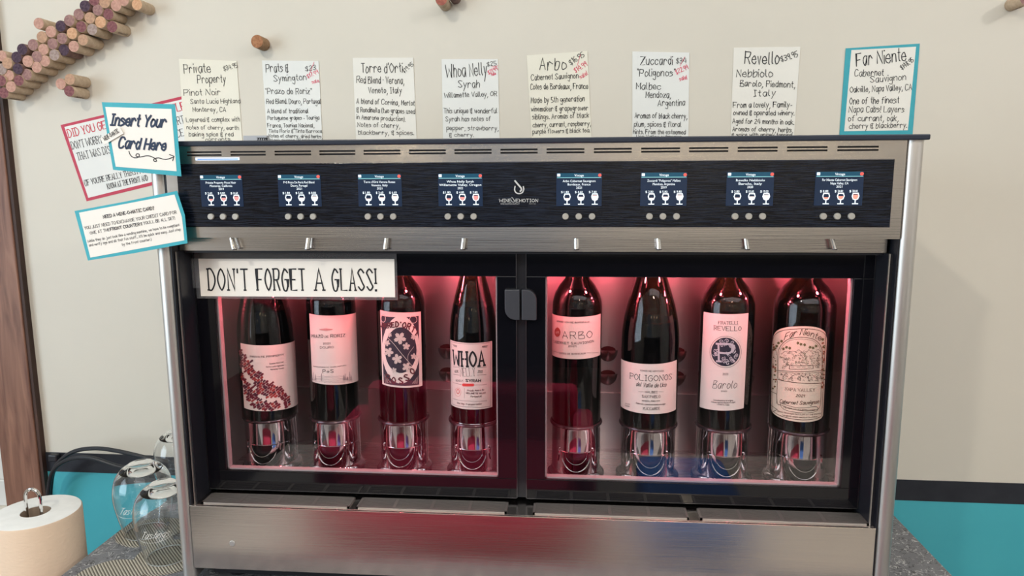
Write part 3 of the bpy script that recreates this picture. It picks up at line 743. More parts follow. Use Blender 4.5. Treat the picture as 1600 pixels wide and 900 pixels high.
# 4 ---- bold black lettered label
b, g = bottle(BX[3], .0365, 'burgundy', 'sloping shouldered wine bottle with bold black capitals on its label, fourth from the left', .186, BOTTLEG)
L, mp, f, c = lab(b, g, (703.5, 530.4), (768.9, 532.7), (705, 631.7), (769.2, 635.6), LABEL)
Z = lambda x, y: (550+x/4.5, 400+y/4.5); Z2 = lambda x, y: (690+x/12.86, 580+y/12.86)
T = MB()
put(T, 'WHOA', f, *Z(714, 764), *Z(932, 768), 24, 3.1, mp, serif=True, gap=2.0)
put(T, 'NELLY', f, *Z(762, 845), *Z(868, 842), 13.5, .5, mp, serif=True)
put(T, '100%', f, *Z(730, 882), *Z(782, 884), 3.2, .5, mp); put(T, 'SYRAH', f, *Z(800, 883), *Z(905, 884), 4.2, 1.1, mp)
put(T, 'WINE', f, *Z(722, 820), *Z(750, 820), 4, .4, mp); put(T, '2022', f, *Z(885, 820), *Z(918, 820), 4, .5, mp)
for y in (783, 837): line(T, f, [Z(712, y-6), Z(755, y)], .4, mp); line(T, f, [Z(882, y), Z(945, y-4)], .4, mp)
put(T, 'Proudly Made in the', f, *Z2(515, 400), *Z2(850, 385), 2.6, .4, mp, slant=.3); put(T, 'WILLAMETTE VALLEY', f, *Z2(490, 448), *Z2(885, 445), 2.2, .5, mp); put(T, 'Portland OR', f, *Z2(580, 520), *Z2(800, 518), 2.6, .4, mp, slant=.3)
put(T, 'One Way Transportation', f, *Z2(310, 645), *Z2(800, 668), 2.6, .4, mp, slant=.3)
line(T, f, [Z2(230, 225), Z2(400, 265)], .4, mp); line(T, f, [Z2(660, 275), Z2(905, 262)], .4, mp); line(T, f, [Z2(235, 545), Z2(560, 600), Z2(910, 590)], .4, mp); line(T, f, [Z2(457, 335), Z2(457, 535)], .3, mp)
line(T, f, [Z(698, 600), Z(974, 606), Z(975, 890), Z2(985, 700), Z2(600, 718), Z2(215, 655), Z(698, 600)], .45, mp)
for k in range(5): line(T, f, [Z(706+k*3, 620+k*4), Z(738, 628+k*3)], .3, mp); line(T, f, [Z(915, 634+k*2), Z(958-k*3, 626+k*4)], .3, mp)
T.build('label_print', INK, L)
T = MB(); P = [Z2(405, 272), Z2(430, 245), Z2(640, 248), Z2(660, 275), Z2(640, 302), Z2(430, 302)]
patch(T, P, mp); line(T, f, [Z2(328+60*math.cos(R(a)), 420+85*math.sin(R(a))) for a in range(0, 361, 20)], .4, mp); line(T, f, [Z2(330+26*math.cos(R(a)), 408+42*math.sin(R(a))) for a in range(0, 361, 20)], 1.0, mp)
T.build('label_badge', mat('label_scarlet', (.68, .06, .05), .6), L)

# 5 ---- small square label
b, g = bottle(BX[4], .0370, 'bordeaux', 'wine bottle with a short square label high on its body, behind the right door', .175)
L, mp, f, c = lab(b, g, (862, 489), (938.5, 490), (862.3, 553), (938, 554), LABEL)
Z = lambda x, y: (840+x/5, 420+y/5)
T = MB()
put(T, 'GRAND VIN DE BORDEAUX', f, *Z(150, 412), *Z(405, 418), 2.2, .4, mp); put(T, 'ARBO', f, *Z(195, 540), *Z(425, 535), 11, .8, mp, gap=2)
put(T, 'CABERNET SAUVIGNON', f, *Z(125, 573), *Z(440, 571), 3.6, .6, mp); put(T, '2021', f, *Z(240, 610), *Z(300, 610), 2.6, .5, mp); put(T, 'COTES DE BORDEAUX', f, *Z(168, 662), *Z(375, 665), 2.4, .4, mp)
line(T, f, [Z(110, 632), Z(160, 652)], .35, mp); line(T, f, [Z(385, 656), Z(480, 650)], .35, mp)
T.build('label_print', GREYI, L)
T = MB(); patch(T, [Z(155+23*math.cos(R(a)), 495+36*math.sin(R(a))) for a in range(0, 360, 15)], mp); line(T, f, [Z(155, 455), Z(152, 470)], 1, mp); T.build('label_emblem', mat('label_rust', (.40, .09, .07), .6), L)
T = MB(); put(T, 'AR', f, *Z(142, 505), *Z(168, 505), 3.6, .5, cyl_map(g[0], g[1], g[2]+.0011)); T.build('label_monogram', LABEL, L)

# 6 ---- Malbec
b, g = bottle(BX[5], .0425, 'burgundy', 'broad sloping wine bottle with a low cream label, beside the square label bottle', .166, BOTTLEG)
L, mp, f, c = lab(b, g, (970.5, 560), (1057.5, 562), (970, 634.3), (1056, 639.6), LABEL)
Z = lambda x, y: (840+x/4.737, 590+y/4.737); Z5 = lambda x, y: (840+x/5, 420+y/5)
T = MB()
put(T, 'VINOS DE MONTANA', f, *Z5(800, 798), *Z5(985, 802), 2.2, .4, mp); put(T, 'POLIGONOS', f, *Z5(722, 855), *Z5(1048, 860), 9, .8, mp, serif=True)
put(T, 'del Valle de Uco', f, *Z(728, 60), *Z(950, 65), 6.5, .7, mp, slant=.35); put(T, 'MALBEC', f, *Z(795, 112), *Z(888, 113), 3, .45, mp); line(T, f, [Z(745, 103), Z(785, 104)], .4, mp); line(T, f, [Z(898, 104), Z(932, 104)], .4, mp)
put(T, 'SAN PABLO', f, *Z(773, 146), *Z(908, 147), 4, .5, mp, serif=True); put(T, 'MENDOZA, ARGENTINA', f, *Z(772, 174), *Z(905, 175), 1.8, .35, mp)
put(T, 'Elaborado y puesto en botella en origen', f, *Z(728, 192), *Z(945, 198), 2.2, .35, mp, slant=.3); put(T, 'ZUCCARDI', f, *Z(778, 236), *Z(902, 236), 3.8, .55, mp, serif=True)
put(T, '2019', f, *Z(648, 195), *Z(682, 202), 2, .3, mp); put(T, 'Malbec', f, *Z(648, 210), *Z(680, 216), 2, .3, mp)
T.build('label_print', GREYI, L)

# 7 ---- tall label with round monogram
b, g = bottle(BX[6], .0390, 'bordeaux', 'wine bottle with a tall narrow label bearing a round scrolled monogram', .172, BOTTLEG)
L, mp, f, c = lab(b, g, (1099.5, 487), (1169.5, 489), (1093, 635.4), (1162, 637.5), LABEL)
Z = lambda x, y: (1070+x/5, 420+y/5); Z2 = lambda x, y: (1070+x/4.737, 590+y/4.737)
T = MB()
put(T, 'FRATELLI', f, *Z(262, 430), *Z(415, 432), 4.4, .5, mp, serif=True); put(T, 'REVELLO', f, *Z(228, 476), *Z(440, 482), 6.6, .7, mp, serif=True)
line(T, f, [Z(318+123*math.cos(R(a)), 649+123*math.sin(R(a))) for a in range(0, 361, 8)], .5, mp)
put(T, '2020', f, *Z(296, 830), *Z(338, 830), 3.4, .35, mp)
put(T, 'Barolo', f, *Z2(205, 75), *Z2(380, 76), 12, .7, mp, slant=.35); put(T, '2020', f, *Z2(268, 104), *Z2(312, 104), 1.8, .35, mp)
for s_, x0, x1, y in (('Denominazione di origine', 212, 356, 170), ('Azienda Agricola Revello Fratelli', 195, 372, 184), ('La Morra, Italia', 240, 328, 203)): put(T, s_, f, *Z2(x0, y-2), *Z2(x1, y+2), 1.8, .35, mp)
T.build('label_print', GREYI, L)
T = MB(); patch(T, [Z(318+112*math.cos(R(a)), 649+112*math.sin(R(a))) for a in range(0, 360, 10)], mp); T.build('label_disc', mat('label_navy', (.02, .022, .04), .6), L)
T = MB(); mq = cyl_map(g[0], g[1], g[2]+.0012); rnd = random.Random(3)
put(T, 'R', f, *Z(265, 722), *Z(385, 722), 28, 3.0, mq, serif=True)
for k in range(26):
    a = rnd.uniform(0, 360); rr = rnd.uniform(50, 92); x, y = 318+rr*math.cos(R(a)), 649+rr*math.sin(R(a)); sp = rnd.choice((-1, 1)); s0 = rnd.uniform(0, 360)
    line(T, f, [Z(x+(3+2.2*t)*math.cos(R(s0+sp*t*55)), y+(3+2.2*t)*math.sin(R(s0+sp*t*55))) for t in range(8)], .9, mq)
T.build('label_scrolls', mat('label_silver_blue', (.52, .52, .56), .6), L)

# 8 ---- arched estate label
b, g = bottle(BX[7], .0430, 'bordeaux', 'wine bottle with a large arched ornate estate label, at the right end of the cabinet', .155, BOTTLEG)
Z = lambda x, y: (1190+x/5.29, 500+y/5.29)
# cap function: arch
R8 = .0434
def arch(t):
    u = abs(2*t-1); return .0250*math.sqrt(max(0, 1-u**2.25))
def arch2(t):
    u = abs(2*t-1); return .0085*math.sqrt(max(0, 1-u**2.2))
L, mp, f, c = lab(b, g, Z(88, 190), Z(540, 155), Z(80, 735), Z(508, 790), LABELC, arch, arch2)
T = MB(); GN = mat('label_brown_ink', (.10, .05, .03), .6); GR = mat('label_olive', (.16, .15, .06), .6)
def cpt(t, v):  # label coordinates
    s0 = c[2][0]*(1-t)+c[3][0]*t; z0 = c[2][1]*(1-t)+c[3][1]*t-arch2(t); s1 = c[0][0]*(1-t)+c[1][0]*t; z1 = c[0][1]*(1-t)+c[1][1]*t+arch(t)
    return Vector((s0*(1-v)+s1*v, z0*(1-v)+z1*v))
edge = [cpt(.03+.94*i/20, .975) for i in range(21)]+[cpt(.97, .975-.95*i/8) for i in range(1, 9)]+[cpt(.97-.94*i/20, .025) for i in range(1, 21)]+[cpt(.03, .025+.95*i/8) for i in range(1, 9)]
ribbons(T, [edge], .0008, mp)
def cl(pts, wd=.6, sm=False): line(T, f, [Z(*p) for p in pts], wd, mp, sm)
cl([(130, 480), (132, 300), (150, 225), (200, 170), (250, 150), (325, 142), (400, 150), (450, 172), (490, 220), (505, 300), (500, 510)], .9, True)
cl([(140, 470), (142, 305), (160, 235), (205, 185), (250, 165), (325, 158), (400, 165), (445, 185), (480, 230), (495, 300), (490, 500)], .4, True)
cl([(130, 415), (300, 425), (500, 415)], .8, True); cl([(130, 428), (300, 438), (500, 428)], .5, True); cl([(125, 487), (310, 520), (500, 520)], 1.0, True)
cl([(130, 500), (128, 680), (170, 705), (300, 745), (440, 745), (485, 700), (492, 530)], .8, True); cl([(160, 690), (180, 735), (300, 765), (450, 755), (450, 715), (300, 725), (160, 690)], .7, True)
cl([(85, 300), (90, 250), (105, 240), (122, 260), (125, 290)], .8, True); cl([(82, 590), (125, 610), (125, 690)], .8); cl([(78, 700), (130, 740), (85, 760)], .9)
cl([(230, 375), (425, 372), (425, 400), (228, 405), (230, 375)], .7)
arc = [('Far Niente', 190, 140, 462, 142)]
_polys, _W = strokes('Far Niente', None, False, .35)
q = 1.02/F; out = []
for pl in _polys:
    o_ = []
    for p in pl:
        t = p.x/_W; x = 185+t*300; y = 166-46*math.sin(math.pi*t)+t*6; P_ = f(*Z(x, y)); o_.append(P_+Vector((0, p.y*9.5*q)))
    out.append(o_)
ribbons(T, out, 1.0*q, mp)
put(T, 'NAPA VALLEY', f, *Z(195, 578), *Z(440, 588), 4.6, .5, mp, serif=True); put(T, '2021', f, *Z(282, 634), *Z(352, 637), 4.0, .7, mp, slant=.2)
put(T, 'Cabernet Sauvignon', f, *Z(148, 682), *Z(470, 686), 5.4, .8, mp, slant=.45)
put(T, 'THE NAPA VALLEY APPELLATION', f, *Z(180, 725), *Z(440, 745), 1.8, .35, mp)
for s_, x0, y0, x1, y1 in (('GROWN PRODUCED BOTTLED AT THE ESTATE', 130, 755, 490, 775), ('FAR NIENTE WINERY OAKVILLE CALIFORNIA', 170, 790, 460, 802)): put(T, s_, f, *Z(x0, y0), *Z(x1, y1), 1.8, .35, mp)
T.build('label_print', GN, L)
T = MB(); T2 = MB(); T3 = MB(); rnd = random.Random(12)
for k in range(150):
    x = rnd.uniform(150, 485); y = rnd.uniform(262, 400); r_ = rnd.uniform(4, 11)
    if 220 < x < 435 and y > 370: continue
    line(rnd.choice((T, T, T2)), f, [Z(x+r_*math.cos(a), y+r_*.7*math.sin(a)) for a in (0, 1.1, 2.2, 3.3, 4.4)], .45, mp)
for k in range(8): line(T, f, [Z(170+k*40, 262+rnd.uniform(-14, 14)), Z(190+k*40, 250+rnd.uniform(-10, 10)), Z(212+k*40, 265)], .6, mp)
for x in (240, 290, 335, 380): 
    for y in (378, 390): line(T, f, [Z(x, y), Z(x+28, y)], .5, mp)
for k in range(6): line(T, f, [Z(465+rnd.uniform(-3, 3), 390-k*20), Z(465+rnd.uniform(-14, 14), 380-k*22)], .9, mp)
for k in range(110):
    x = rnd.uniform(140, 492); y = rnd.uniform(440, 505); r_ = rnd.uniform(3, 8); line(T, f, [Z(x-r_, y), Z(x, y-r_), Z(x+r_, y+r_*.5)], .4, mp)
for k in range(5):
    x = 180+k*70; line(T, f, [Z(x, 500), Z(x-3, 465), Z(x+12, 455)], .8, mp)
for k in range(60):
    side = rnd.random() < .5; x = rnd.uniform(93, 120) if side else rnd.uniform(496, 518); y = rnd.uniform(190 if side else 170, 580); r_ = rnd.uniform(5, 10)
    patch(rnd.choice((T2, T2, T3)), [Z(x+r_*math.cos(a), y+r_*math.sin(a)) for a in (0, 1, 2.4, 3.3, 4.6)], mp)
for (x, y) in ((205, 225), (232, 232), (180, 238), (300, 190), (325, 200), (355, 205), (400, 225), (425, 230), (450, 215), (140, 190), (165, 175), (505, 160), (125, 215)):
    patch(T2, [Z(x+(15 if k % 2 else 9)*math.cos(R(k*36)), y+(15 if k % 2 else 9)*math.sin(R(k*36))) for k in range(10)], mp)
T.build('label_landscape', mat('label_sepia', (.17, .14, .11), .6), L); T2.build('label_vines', GR, L); T3.build('label_vine_flowers', mat('label_terracotta', (.35, .10, .05), .6), L)

# ============================================================ SIGNS
def card(name, quad_px, Y, m, label, cat, th=.0005, group=None):
    P = [at(x, y, Y) for x, y in quad_px]
    o = MB().prism([(p.x, Y, p.z) for p in P[::-1]], (0, th, 0)).build(name, m); recentre(o); return tag(o, label, cat, group)
def inset(o, name, quad, Y, m, conv=None):
    P = [at(x, y, Y) for x, y in quad]
    return MB().prism([(p.x, Y, p.z) for p in P[::-1]], (0, .0002, 0)).build(name, m, o)
def xy(p, Y): v = at(p[0], p[1], Y); return Vector((v.x, v.z))
def lines(parent, name, rows, conv, scale, Y, m, wd, rnd=None, depth=.93, **k):
    T = MB(); mp = plane_map(Y)
    for r in rows:
        s_, x0, y0, x1, y1, cap = r[:6]; w_ = r[6] if len(r) > 6 else (wd if not rnd else min(wd, 2.2+cap*.045))
        write(T, s_, xy(conv(x0, y0), Y), xy(conv(x1, y1), Y), cap/scale*depth/F, w_/scale*depth/F, mp, rnd=rnd, **k)
    return T.build(name, m, parent)
# handwritten notes on the wall
z3 = lambda x, y: (270+x/5.926, 80+y/5.926); z4 = lambda x, y: (530+x/5.626, 70+y/5.626); z5 = lambda x, y: (800+x/5.333, 70+y/5.333); z6 = lambda x, y: (1120+x/4.706, 50+y/4.706)
NOTES = [
 (z3, 5.926, [(55,70),(590,90),(655,1000),(122,1000)], PAPERY, 'handwritten note headed Private Property, leftmost note, beside the red bordered poster',
  [('Private',105,205,350,195,78),('$34.95',475,182,600,148,42),('Property',230,295,490,290,70),('Pinot Noir',105,412,440,405,55),('Santa Lucia Highland',165,485,625,480,40),('Monterey, CA',185,560,490,560,40),('Layered & complex with',125,655,620,650,40),('notes of cherry, earth',130,722,610,728,36),('baking spice & red',150,788,560,788,38),('currants.',305,832,540,828,30)], []),
 (z3, 5.926, [(825,85),(1350,90),(1392,1000),(885,1000)], PAPERW, 'handwritten note headed Prats and Symington with red sale price, second from the left',
  [('Prats &',865,195,1070,190,70),('$23',1228,182,1325,172,42),('Symington',935,280,1235,268,55),('"Prazo de Roriz"',860,395,1285,395,50),('Red Blend. Douro, Portugal',868,485,1370,485,42),('A blend of traditional',875,575,1255,572,38),('Portuguese grapes - Touriga',878,635,1355,632,34),('Franca, Touriga Nacional,',878,705,1310,705,36),('Tinta Roriz & Tinta Barroca.',890,755,1385,755,30),('Notes of cherry, dried herbs,',888,798,1385,805,30),('black pepper, blackberry.',900,835,1370,835,24)],
  [('$17.99',1250,250,1350,205,34),('sale.',1290,300,1360,285,30),('/',1270,200,1310,100,1)]),
 (z4, 5.626, [(118,115),(650,112),(688,1000),(155,1000)], PAPER, "handwritten note headed Torre d'Orti, third from the left",
  [("Torre d'Orti",195,245,555,240,75),('$19.95',570,248,655,180,34),('Red Blend · Verona,',155,332,570,345,55),('Veneto, Italy',258,425,550,425,50),('A blend of Corvina, Merlot',152,515,662,535,42),('& Rondinella (two grapes used',155,590,665,605,40),('in Amarone production).',153,652,580,672,36),('Notes of cherry,',160,720,535,730,38),('blackberry, & spices.',168,788,655,792,36)], []),
 (z4, 5.626, [(900,125),(1395,125),(1414,1000),(916,1000)], PAPERW, 'handwritten note headed Whoa Nelly Syrah with red sale price, fourth from the left',
  [('Whoa Nelly',940,290,1300,265,105),('$25',1300,188,1382,178,36),('Syrah',1045,375,1235,375,60),('Willamette Valley, OR',925,465,1385,450,40),('This unique & wonderful',920,600,1388,600,40),('Syrah has notes of',935,672,1333,668,38),('pepper, strawberry,',945,748,1400,752,36),('& cherry.',970,810,1180,808,34)],
  [('$21.99',1315,262,1395,222,32),('sale',1338,272,1378,262,22),('/',1340,195,1395,185,1)]),
 (z5, 5.333, [(122,88),(628,52),(670,950),(175,950)], PAPERY, 'cream handwritten note headed Arbo, tilted slightly, right of the centre above the lid',
  [('Arbo',230,210,450,205,90),('$16.95',490,168,605,95,42),('Cabernet Sauvignon',160,295,552,278,42),('Cotes de Bordeaux, France',155,372,632,365,42),('Made by 5th generation',160,485,605,470,42),('winemaker & grapegrower',160,555,632,545,38),('siblings. Aromas of black',170,622,640,605,38),('cherry, currant, raspberry,',175,688,655,672,36),('purple flowers & black tea.',172,742,648,728,34)],
  [('$14.99',530,232,628,172,38),('sale!',572,284,632,248,32),('/',545,170,570,80,1)]),
 (z5, 5.333, [(1003,55),(1478,65),(1468,950),(1003,950)], PAPERW, 'white handwritten note headed Zuccardi Poligonos with red sale price, third from the right',
  [('Zuccardi',1070,165,1335,165,62),('$34',1370,155,1455,150,40),('"Poligonos"',1043,262,1358,262,55),('Malbec',1035,370,1240,372,50),('Mendoza,',1115,440,1322,440,45),('Argentina',1215,508,1440,505,45),('Aromas of black cherry,',1023,610,1458,615,40),('plum, spices & floral',1018,680,1408,682,38),('hints. From the esteemed',1010,742,1445,745,34),('Uco Valley subregion',1038,778,1410,778,26)],
  [('$22.99',1370,245,1470,202,36),('sale!',1398,300,1458,283,30),('/',1400,175,1440,100,1)]),
 (z6, 4.706, [(125,115),(615,108),(555,950),(95,950)], PAPER, 'handwritten note headed Revello Nebbiolo, second from the right',
  [('Revello',205,235,455,235,80),('$39.95',475,218,597,180,38),('Nebbiolo',145,330,408,328,48),('Barolo, Piedmont,',170,398,575,408,40),('Italy',270,472,430,468,40),('From a lovely, Family-',120,555,552,552,36),('owned & operated winery.',122,610,568,612,32),('Aged for 24 months in oak.',115,670,565,680,32),('Aromas of cherry, herbs,',115,728,558,735,30),('& spice with gripey tannins',112,768,555,768,24)], []),
 (z6, 4.706, [(948,120),(1493,85),(1432,850),(895,850)], TEALC, 'teal bordered handwritten card headed Far Niente, rightmost above the lid',
  [('Far Niente',1025,250,1390,212,85),('$148.95',1362,278,1450,215,32),('Cabernet',1013,325,1225,320,42),('Sauvignon',1128,372,1388,352,40),('Oakville, Napa Valley, CA',980,445,1432,425,38),('One of the finest',975,530,1338,522,42),('Napa Cabs! Layers',970,590,1375,588,40),('of currant, oak,',965,655,1335,652,38),('cherry & blackberry.',975,710,1395,702,34)], []),
]
YN = YW-.0012
for i, (cv, scl, quad, m, lb, rows, red) in enumerate(NOTES):
    rnd = random.Random(50+i)
    n = card('note', [cv(*p) for p in quad], YN, m, lb, 'note', group='handwritten wine notes taped to the wall')
    if i == 7: inset(n, 'writing_field', [cv(*p) for p in ((990,133),(1465,108),(1405,722),(937,730))], YN-.0002, PAPER)
    lines(n, 'handwriting', rows, cv, scl, YN-.0005, INK, 5.8, rnd, depth=1.35)
    if red:
        rr = [r for r in red if r[0] != '/']
        o = lines(n, 'sale_price', rr, cv, scl, YN-.0005, REDI, 4.8, rnd, depth=1.35)
        T = MB()
        for r in red:
            if r[0] == '/': ribbons(T, [[xy(cv(r[1], r[2]), YN), xy(cv(r[3], r[4]), YN)]], .0007, plane_map(YN-.0007))
        T.build('strike_line', REDI, n)
# red bordered poster on the wall behind
z2 = lambda x, y: (80+x/3.104, 130+y/3.104)
YP = YW-.0006
po = card('poster', [z2(45,203), z2(720,43), z2(800,420), z2(172,573)], YP+.0002, REDC, 'tilted red bordered poster on the wall behind the teal cards', 'poster', th=.0004)
inset(po, 'white_field', [z2(64,212), z2(705,62), z2(785,405), z2(180,556)], YP, PAPERW)
lines(po, 'red_heading', [('DID YOU GET',86,263,290,214,38),('A LITTLE',500,164,650,128,38)], z2, 3.104, YP-.0003, REDT, 4.2, None, depth=1.35, serif=True)
lines(po, 'lettering', [("DON'T WORRY",103,320,250,288,36),('SHORT',560,216,648,192,36),('THAT WAS DISPENSED',130,374,380,318,36),('CE',612,262,645,254,34),("(IF YOU'RE REALLY THIRSTY AND WANT",165,497,545,412,27),('KNOW AT THE FRONT AND',275,514,470,470,26)], z2, 3.104, YP-.0003, GREYI, 2.8, None, depth=1.35, serif=True)
# teal cards taped to the machine's left front edge
YC = -.0155
ic = card('insert_card_sign', [z2(245,92), z2(600,102), z2(631,452), z2(300,420)], YC, TEALC, 'teal bordered sign reading Insert Your Card Here, on the upper left corner of the dispenser', 'sign')
inset(ic, 'white_field', [z2(262,115), z2(583,125), z2(608,427), z2(313,405)], YC-.0003, SIGNP)
lines(ic, 'lettering', [('Insert Your',288,203,552,213,52),('Card Here',325,312,552,326,50)], z2, 3.104, YC-.0006, NAVY, 9.5, None, slant=.35, gap=1.3)
T = MB(); mpc = plane_map(YC-.0006)
ribbons(T, [catmull([xy(z2(*p), YC) for p in ((378,330),(386,350),(405,362),(425,358),(428,346),(418,342),(412,352),(430,358),(470,352),(500,362),(512,376),(503,380),(498,370),(520,362),(556,370),(596,358))]), [xy(z2(*p), YC) for p in ((575,346),(597,355),(590,376))]], .0011, mpc)
T.build('arrow', INK, ic)
YD = -.0130
nc = card('payment_card_sign', [z2(113,620), z2(370,572), z2(610,522), z2(648,640), z2(661,776), z2(400,825), z2(178,860)], YD, TEALC, 'teal bordered sign asking Need a wine-o-matic card, on the left pillar of the dispenser', 'sign')
inset(nc, 'white_field', [z2(135,628), z2(598,540), z2(634,650), z2(646,762), z2(190,846)], YD-.0003, SIGNP)
lines(nc, 'lettering', [('NEED A WINE-O-MATIC CARD?',253,656,500,612,15,3.0),('YOU JUST NEED TO EXCHANGE YOUR CREDIT CARD FOR',163,710,608,632,15,1.9),('ONE AT THE',190,734,285,716,14,1.9),('FRONT COUNTER',288,715,430,690,14,3.0),("& YOU'LL BE ALL SET!",436,688,600,660,14,1.9),
      ('(while they do just look like a vending machine, we have to be compliant',178,772,622,692,12,1.5),("and verify age and all that fun stuff... it'll be quick and easy. Just stop",185,792,628,714,12,1.5),('by the front counter.)',345,788,487,762,12,1.5)], z2, 3.104, YD-.0006, GREYI, 2, None)
ws = card('paper_strip', [z2(236,268), z2(332,212), z2(350,244), z2(258,298)], YC-.0022, SIGNP, 'tiny white paper strip reading Wine-o-matic across the left edge of the Insert sign', 'label')
lines(ws, 'lettering', [('WINE-O-MATIC',260,280,330,238,20)], z2, 3.104, YC-.0026, INK, 2.4, None)
# glass reminder sign, laminated, taped on the left door
YS = DY-.003
a, b_ = at(302.5, 395, YS), at(621.5, 469, YS)
sg = MB().box(a.x, b_.x, YS, YS+.0008, b_.z, a.z).build('reminder_sign', LAMI); recentre(sg)
tag(sg, "laminated white sign with tall black lettering DON'T FORGET A GLASS on the left door", 'sign')
inset(sg, 'paper', [(309.9,404.2),(616,404.9),(617.3,464.4),(314,462.8)], YS-.0004, SIGNP)
zs = lambda x, y: (x, y)
lines(sg, 'lettering', [("DON'T",326.5,453,388,453.5,34.5),('FORGET',402.5,453.2,477,453.5,34.5),('A',493,453.5,506,453.5,34.5),('GLASS!',520,453.6,587.5,453.8,34.5)], zs, 1, YS-.0008, INK, 2.5, None, serif=True, gap=2.2, depth=.975)
T = MB(); q0, q1 = at(286, 404, YS), at(313, 450, YS); T.box(q0.x, q1.x, YS-.0008, YS-.0005, q1.z, q0.z); T.build('tape', LAMI, sg)

# ============================================================ CORKS
CK = {}
def ckm(name, a, b): CK[name] = noisy('cork_end_'+name, a, b, 260, rough=.85, detail=3, p0=.4, p1=.6, bs=.3, bd=.0006)
ckm('dark purple', (.045, .025, .045), (.09, .055, .08)); ckm('plum', (.17, .06, .07), (.25, .105, .11)); ckm('mauve', (.26, .14, .135), (.36, .21, .19)); ckm('pink', (.46, .25, .20), (.56, .33, .26))
ckm('tan', (.42, .25, .17), (.52, .32, .21)); ckm('orange tan', (.55, .30, .17), (.66, .40, .24)); ckm('grey', (.30, .22, .20), (.40, .31, .28)); ckm('red brown', (.30, .09, .07), (.40, .14, .10)); ckm('rust', (.30, .13, .06), (.42, .20, .10))
SIDE = noisy('cork_side', (.46, .34, .23), (.60, .47, .34), 140, rough=.85, detail=5, bs=.4, bd=.0006)
SIDED = noisy('cork_side_stained', (.16, .09, .085), (.28, .18, .15), 140, rough=.85, detail=5, bs=.4, bd=.0006)
SIDEC = noisy('cork_side_brown', (.25, .14, .07), (.40, .25, .14), 200, rough=.85, detail=5, bs=.4, bd=.0006)
k7 = lambda x, y: (x/6.427, y/6.427); k1 = lambda x, y: (x/3.556, y/3.556)
ROWS = {
 'the lowest row': [(5.6,145,'plum'),(17,135.5,'pink'),(*k7(188,808),'plum'),(*k7(268,748),'mauve'),(*k7(368,675),'pink'),(*k7(450,612),'pink'),(*k7(545,552),'grey'),(*k7(640,502),'dark purple'),(*k7(740,466),'pink'),(*k7(832,400),'tan'),(*k7(925,295),'grey'),(*k7(1125,268),'plum'),(*k7(1087,142),'plum'),(*k7(1165,55),'pink'),(214,7,'orange tan')],
 'the second row': [(1.4,126,'plum'),(*k7(90,757),'pink'),(*k7(178,690),'dark purple'),(*k7(278,615),'pink'),(*k7(370,570),'mauve'),(*k7(435,497),'pink'),(*k7(527,440),'mauve'),(*k7(622,385),'mauve'),(*k7(722,335),'orange tan'),(*k7(815,268),'plum'),(*k7(900,180),'tan'),(*k7(1008,222),'orange tan'),(*k7(980,100),'mauve'),(*k7(1050,22),'tan'),(*k7(1240,2),'pink')],
 'the top row': [(2.5,108,'grey'),(*k7(72,635),'tan'),(*k7(165,575),'dark purple'),(*k7(222,495),'dark purple'),(*k7(330,450),'mauve'),(*k7(420,372),'tan'),(*k7(510,318),'pink'),(*k7(608,262),'dark purple'),(*k7(695,205),'mauve'),(*k7(790,145),'mauve'),(*k7(852,60),'dark purple'),(*k7(945,0),'plum')],
}
ORD = ['first', 'second', 'third', 'fourth', 'fifth', 'sixth', 'seventh', 'eighth', 'ninth', 'tenth', 'eleventh', 'twelfth', 'thirteenth', 'fourteenth', 'fifteenth']
ckr = random.Random(77)
def cork(px, py, col, label, L=.044, r=.0106, group='wine corks glued to the wall'):
    p = at(px, py, YW-L)
    o = thing('wine_cork', (p.x, YW, p.z), label, 'cork', group)
    n = 20; rr = r*ckr.uniform(.97, 1.03)
    s = SIDED if col == 'dark purple' else SIDEC if col == 'rust' else SIDE
    MB().lathe([(rr*.93, -L), (rr, -L+.0012), (rr*1.0, -L*.5), (rr*.99, -.001), (rr*.95, 0)], (p.x, YW, p.z), n, 'Y').build('cork_body', s, o, smooth=True)
    MB().lathe([(.0001, -L-.0003), (rr*.60, -L-.0003), (rr*.95, -L-.00005)], (p.x, YW, p.z), n, 'Y', a0=.1, caps=False).build('stained_end', CK[col], o, smooth=True)
    if ckr.random() < .55:   # printing burnt along the side
        T = MB(); t0 = ckr.uniform(-2.3, -1.0); R2 = rr+.0003
        mp = lambda u, v: (p.x+R2*math.cos(t0+v/R2), YW-L+.008+u, p.z+R2*math.sin(t0+v/R2))
        write(T, ''.join(ckr.choice('~-_:./') if False else ckr.choice('nmuiolwe') for _ in range(7)), (0, 0), (.026, 0), .0042, .0007, mp, rnd=ckr)
        T.build('faded_mark', mat('cork_print', (.10, .07, .06), .8), o)
    return o
for rn, lst in ROWS.items():
    for i, (x, y, cname) in enumerate(lst):
        cork(x, y, cname, '%s ended wine cork, %s from left in %s of the diagonal band' % (cname, ORD[i], rn), L=.044*ckr.uniform(.93, 1.05))
cork(2.5, 87.5, 'pink', 'pink ended wine cork on the wall at the upper left end of the diagonal band', L=.044)
cork(*k7(388,235), 'pink', 'pink ended wine cork sticking out above the top of the diagonal band', L=.047)
cork(*k7(700,797), 'tan', 'tan ended wine cork, upper right of the trio below the diagonal band', L=.046)
cork(384/3.556, 506/3.556, 'plum', 'plum ended wine cork, lowest of the trio below the diagonal band', L=.045)
cork(337/3.556, 466/3.556, 'pink', 'short pink ended wine cork, leftmost of the trio below the diagonal band', L=.040)
cork(*k1(1428,230), 'rust', 'rust brown wine cork alone on the wall above the first two notes', L=.031, r=.0116)
cork(689.5, -1, 'red brown', 'red brown wine cork cut by the top edge of the photo, above the fourth note', L=.044)
cork(708, -9, 'dark purple', 'dark wine cork behind the red brown one at the top edge of the photo', L=.030)
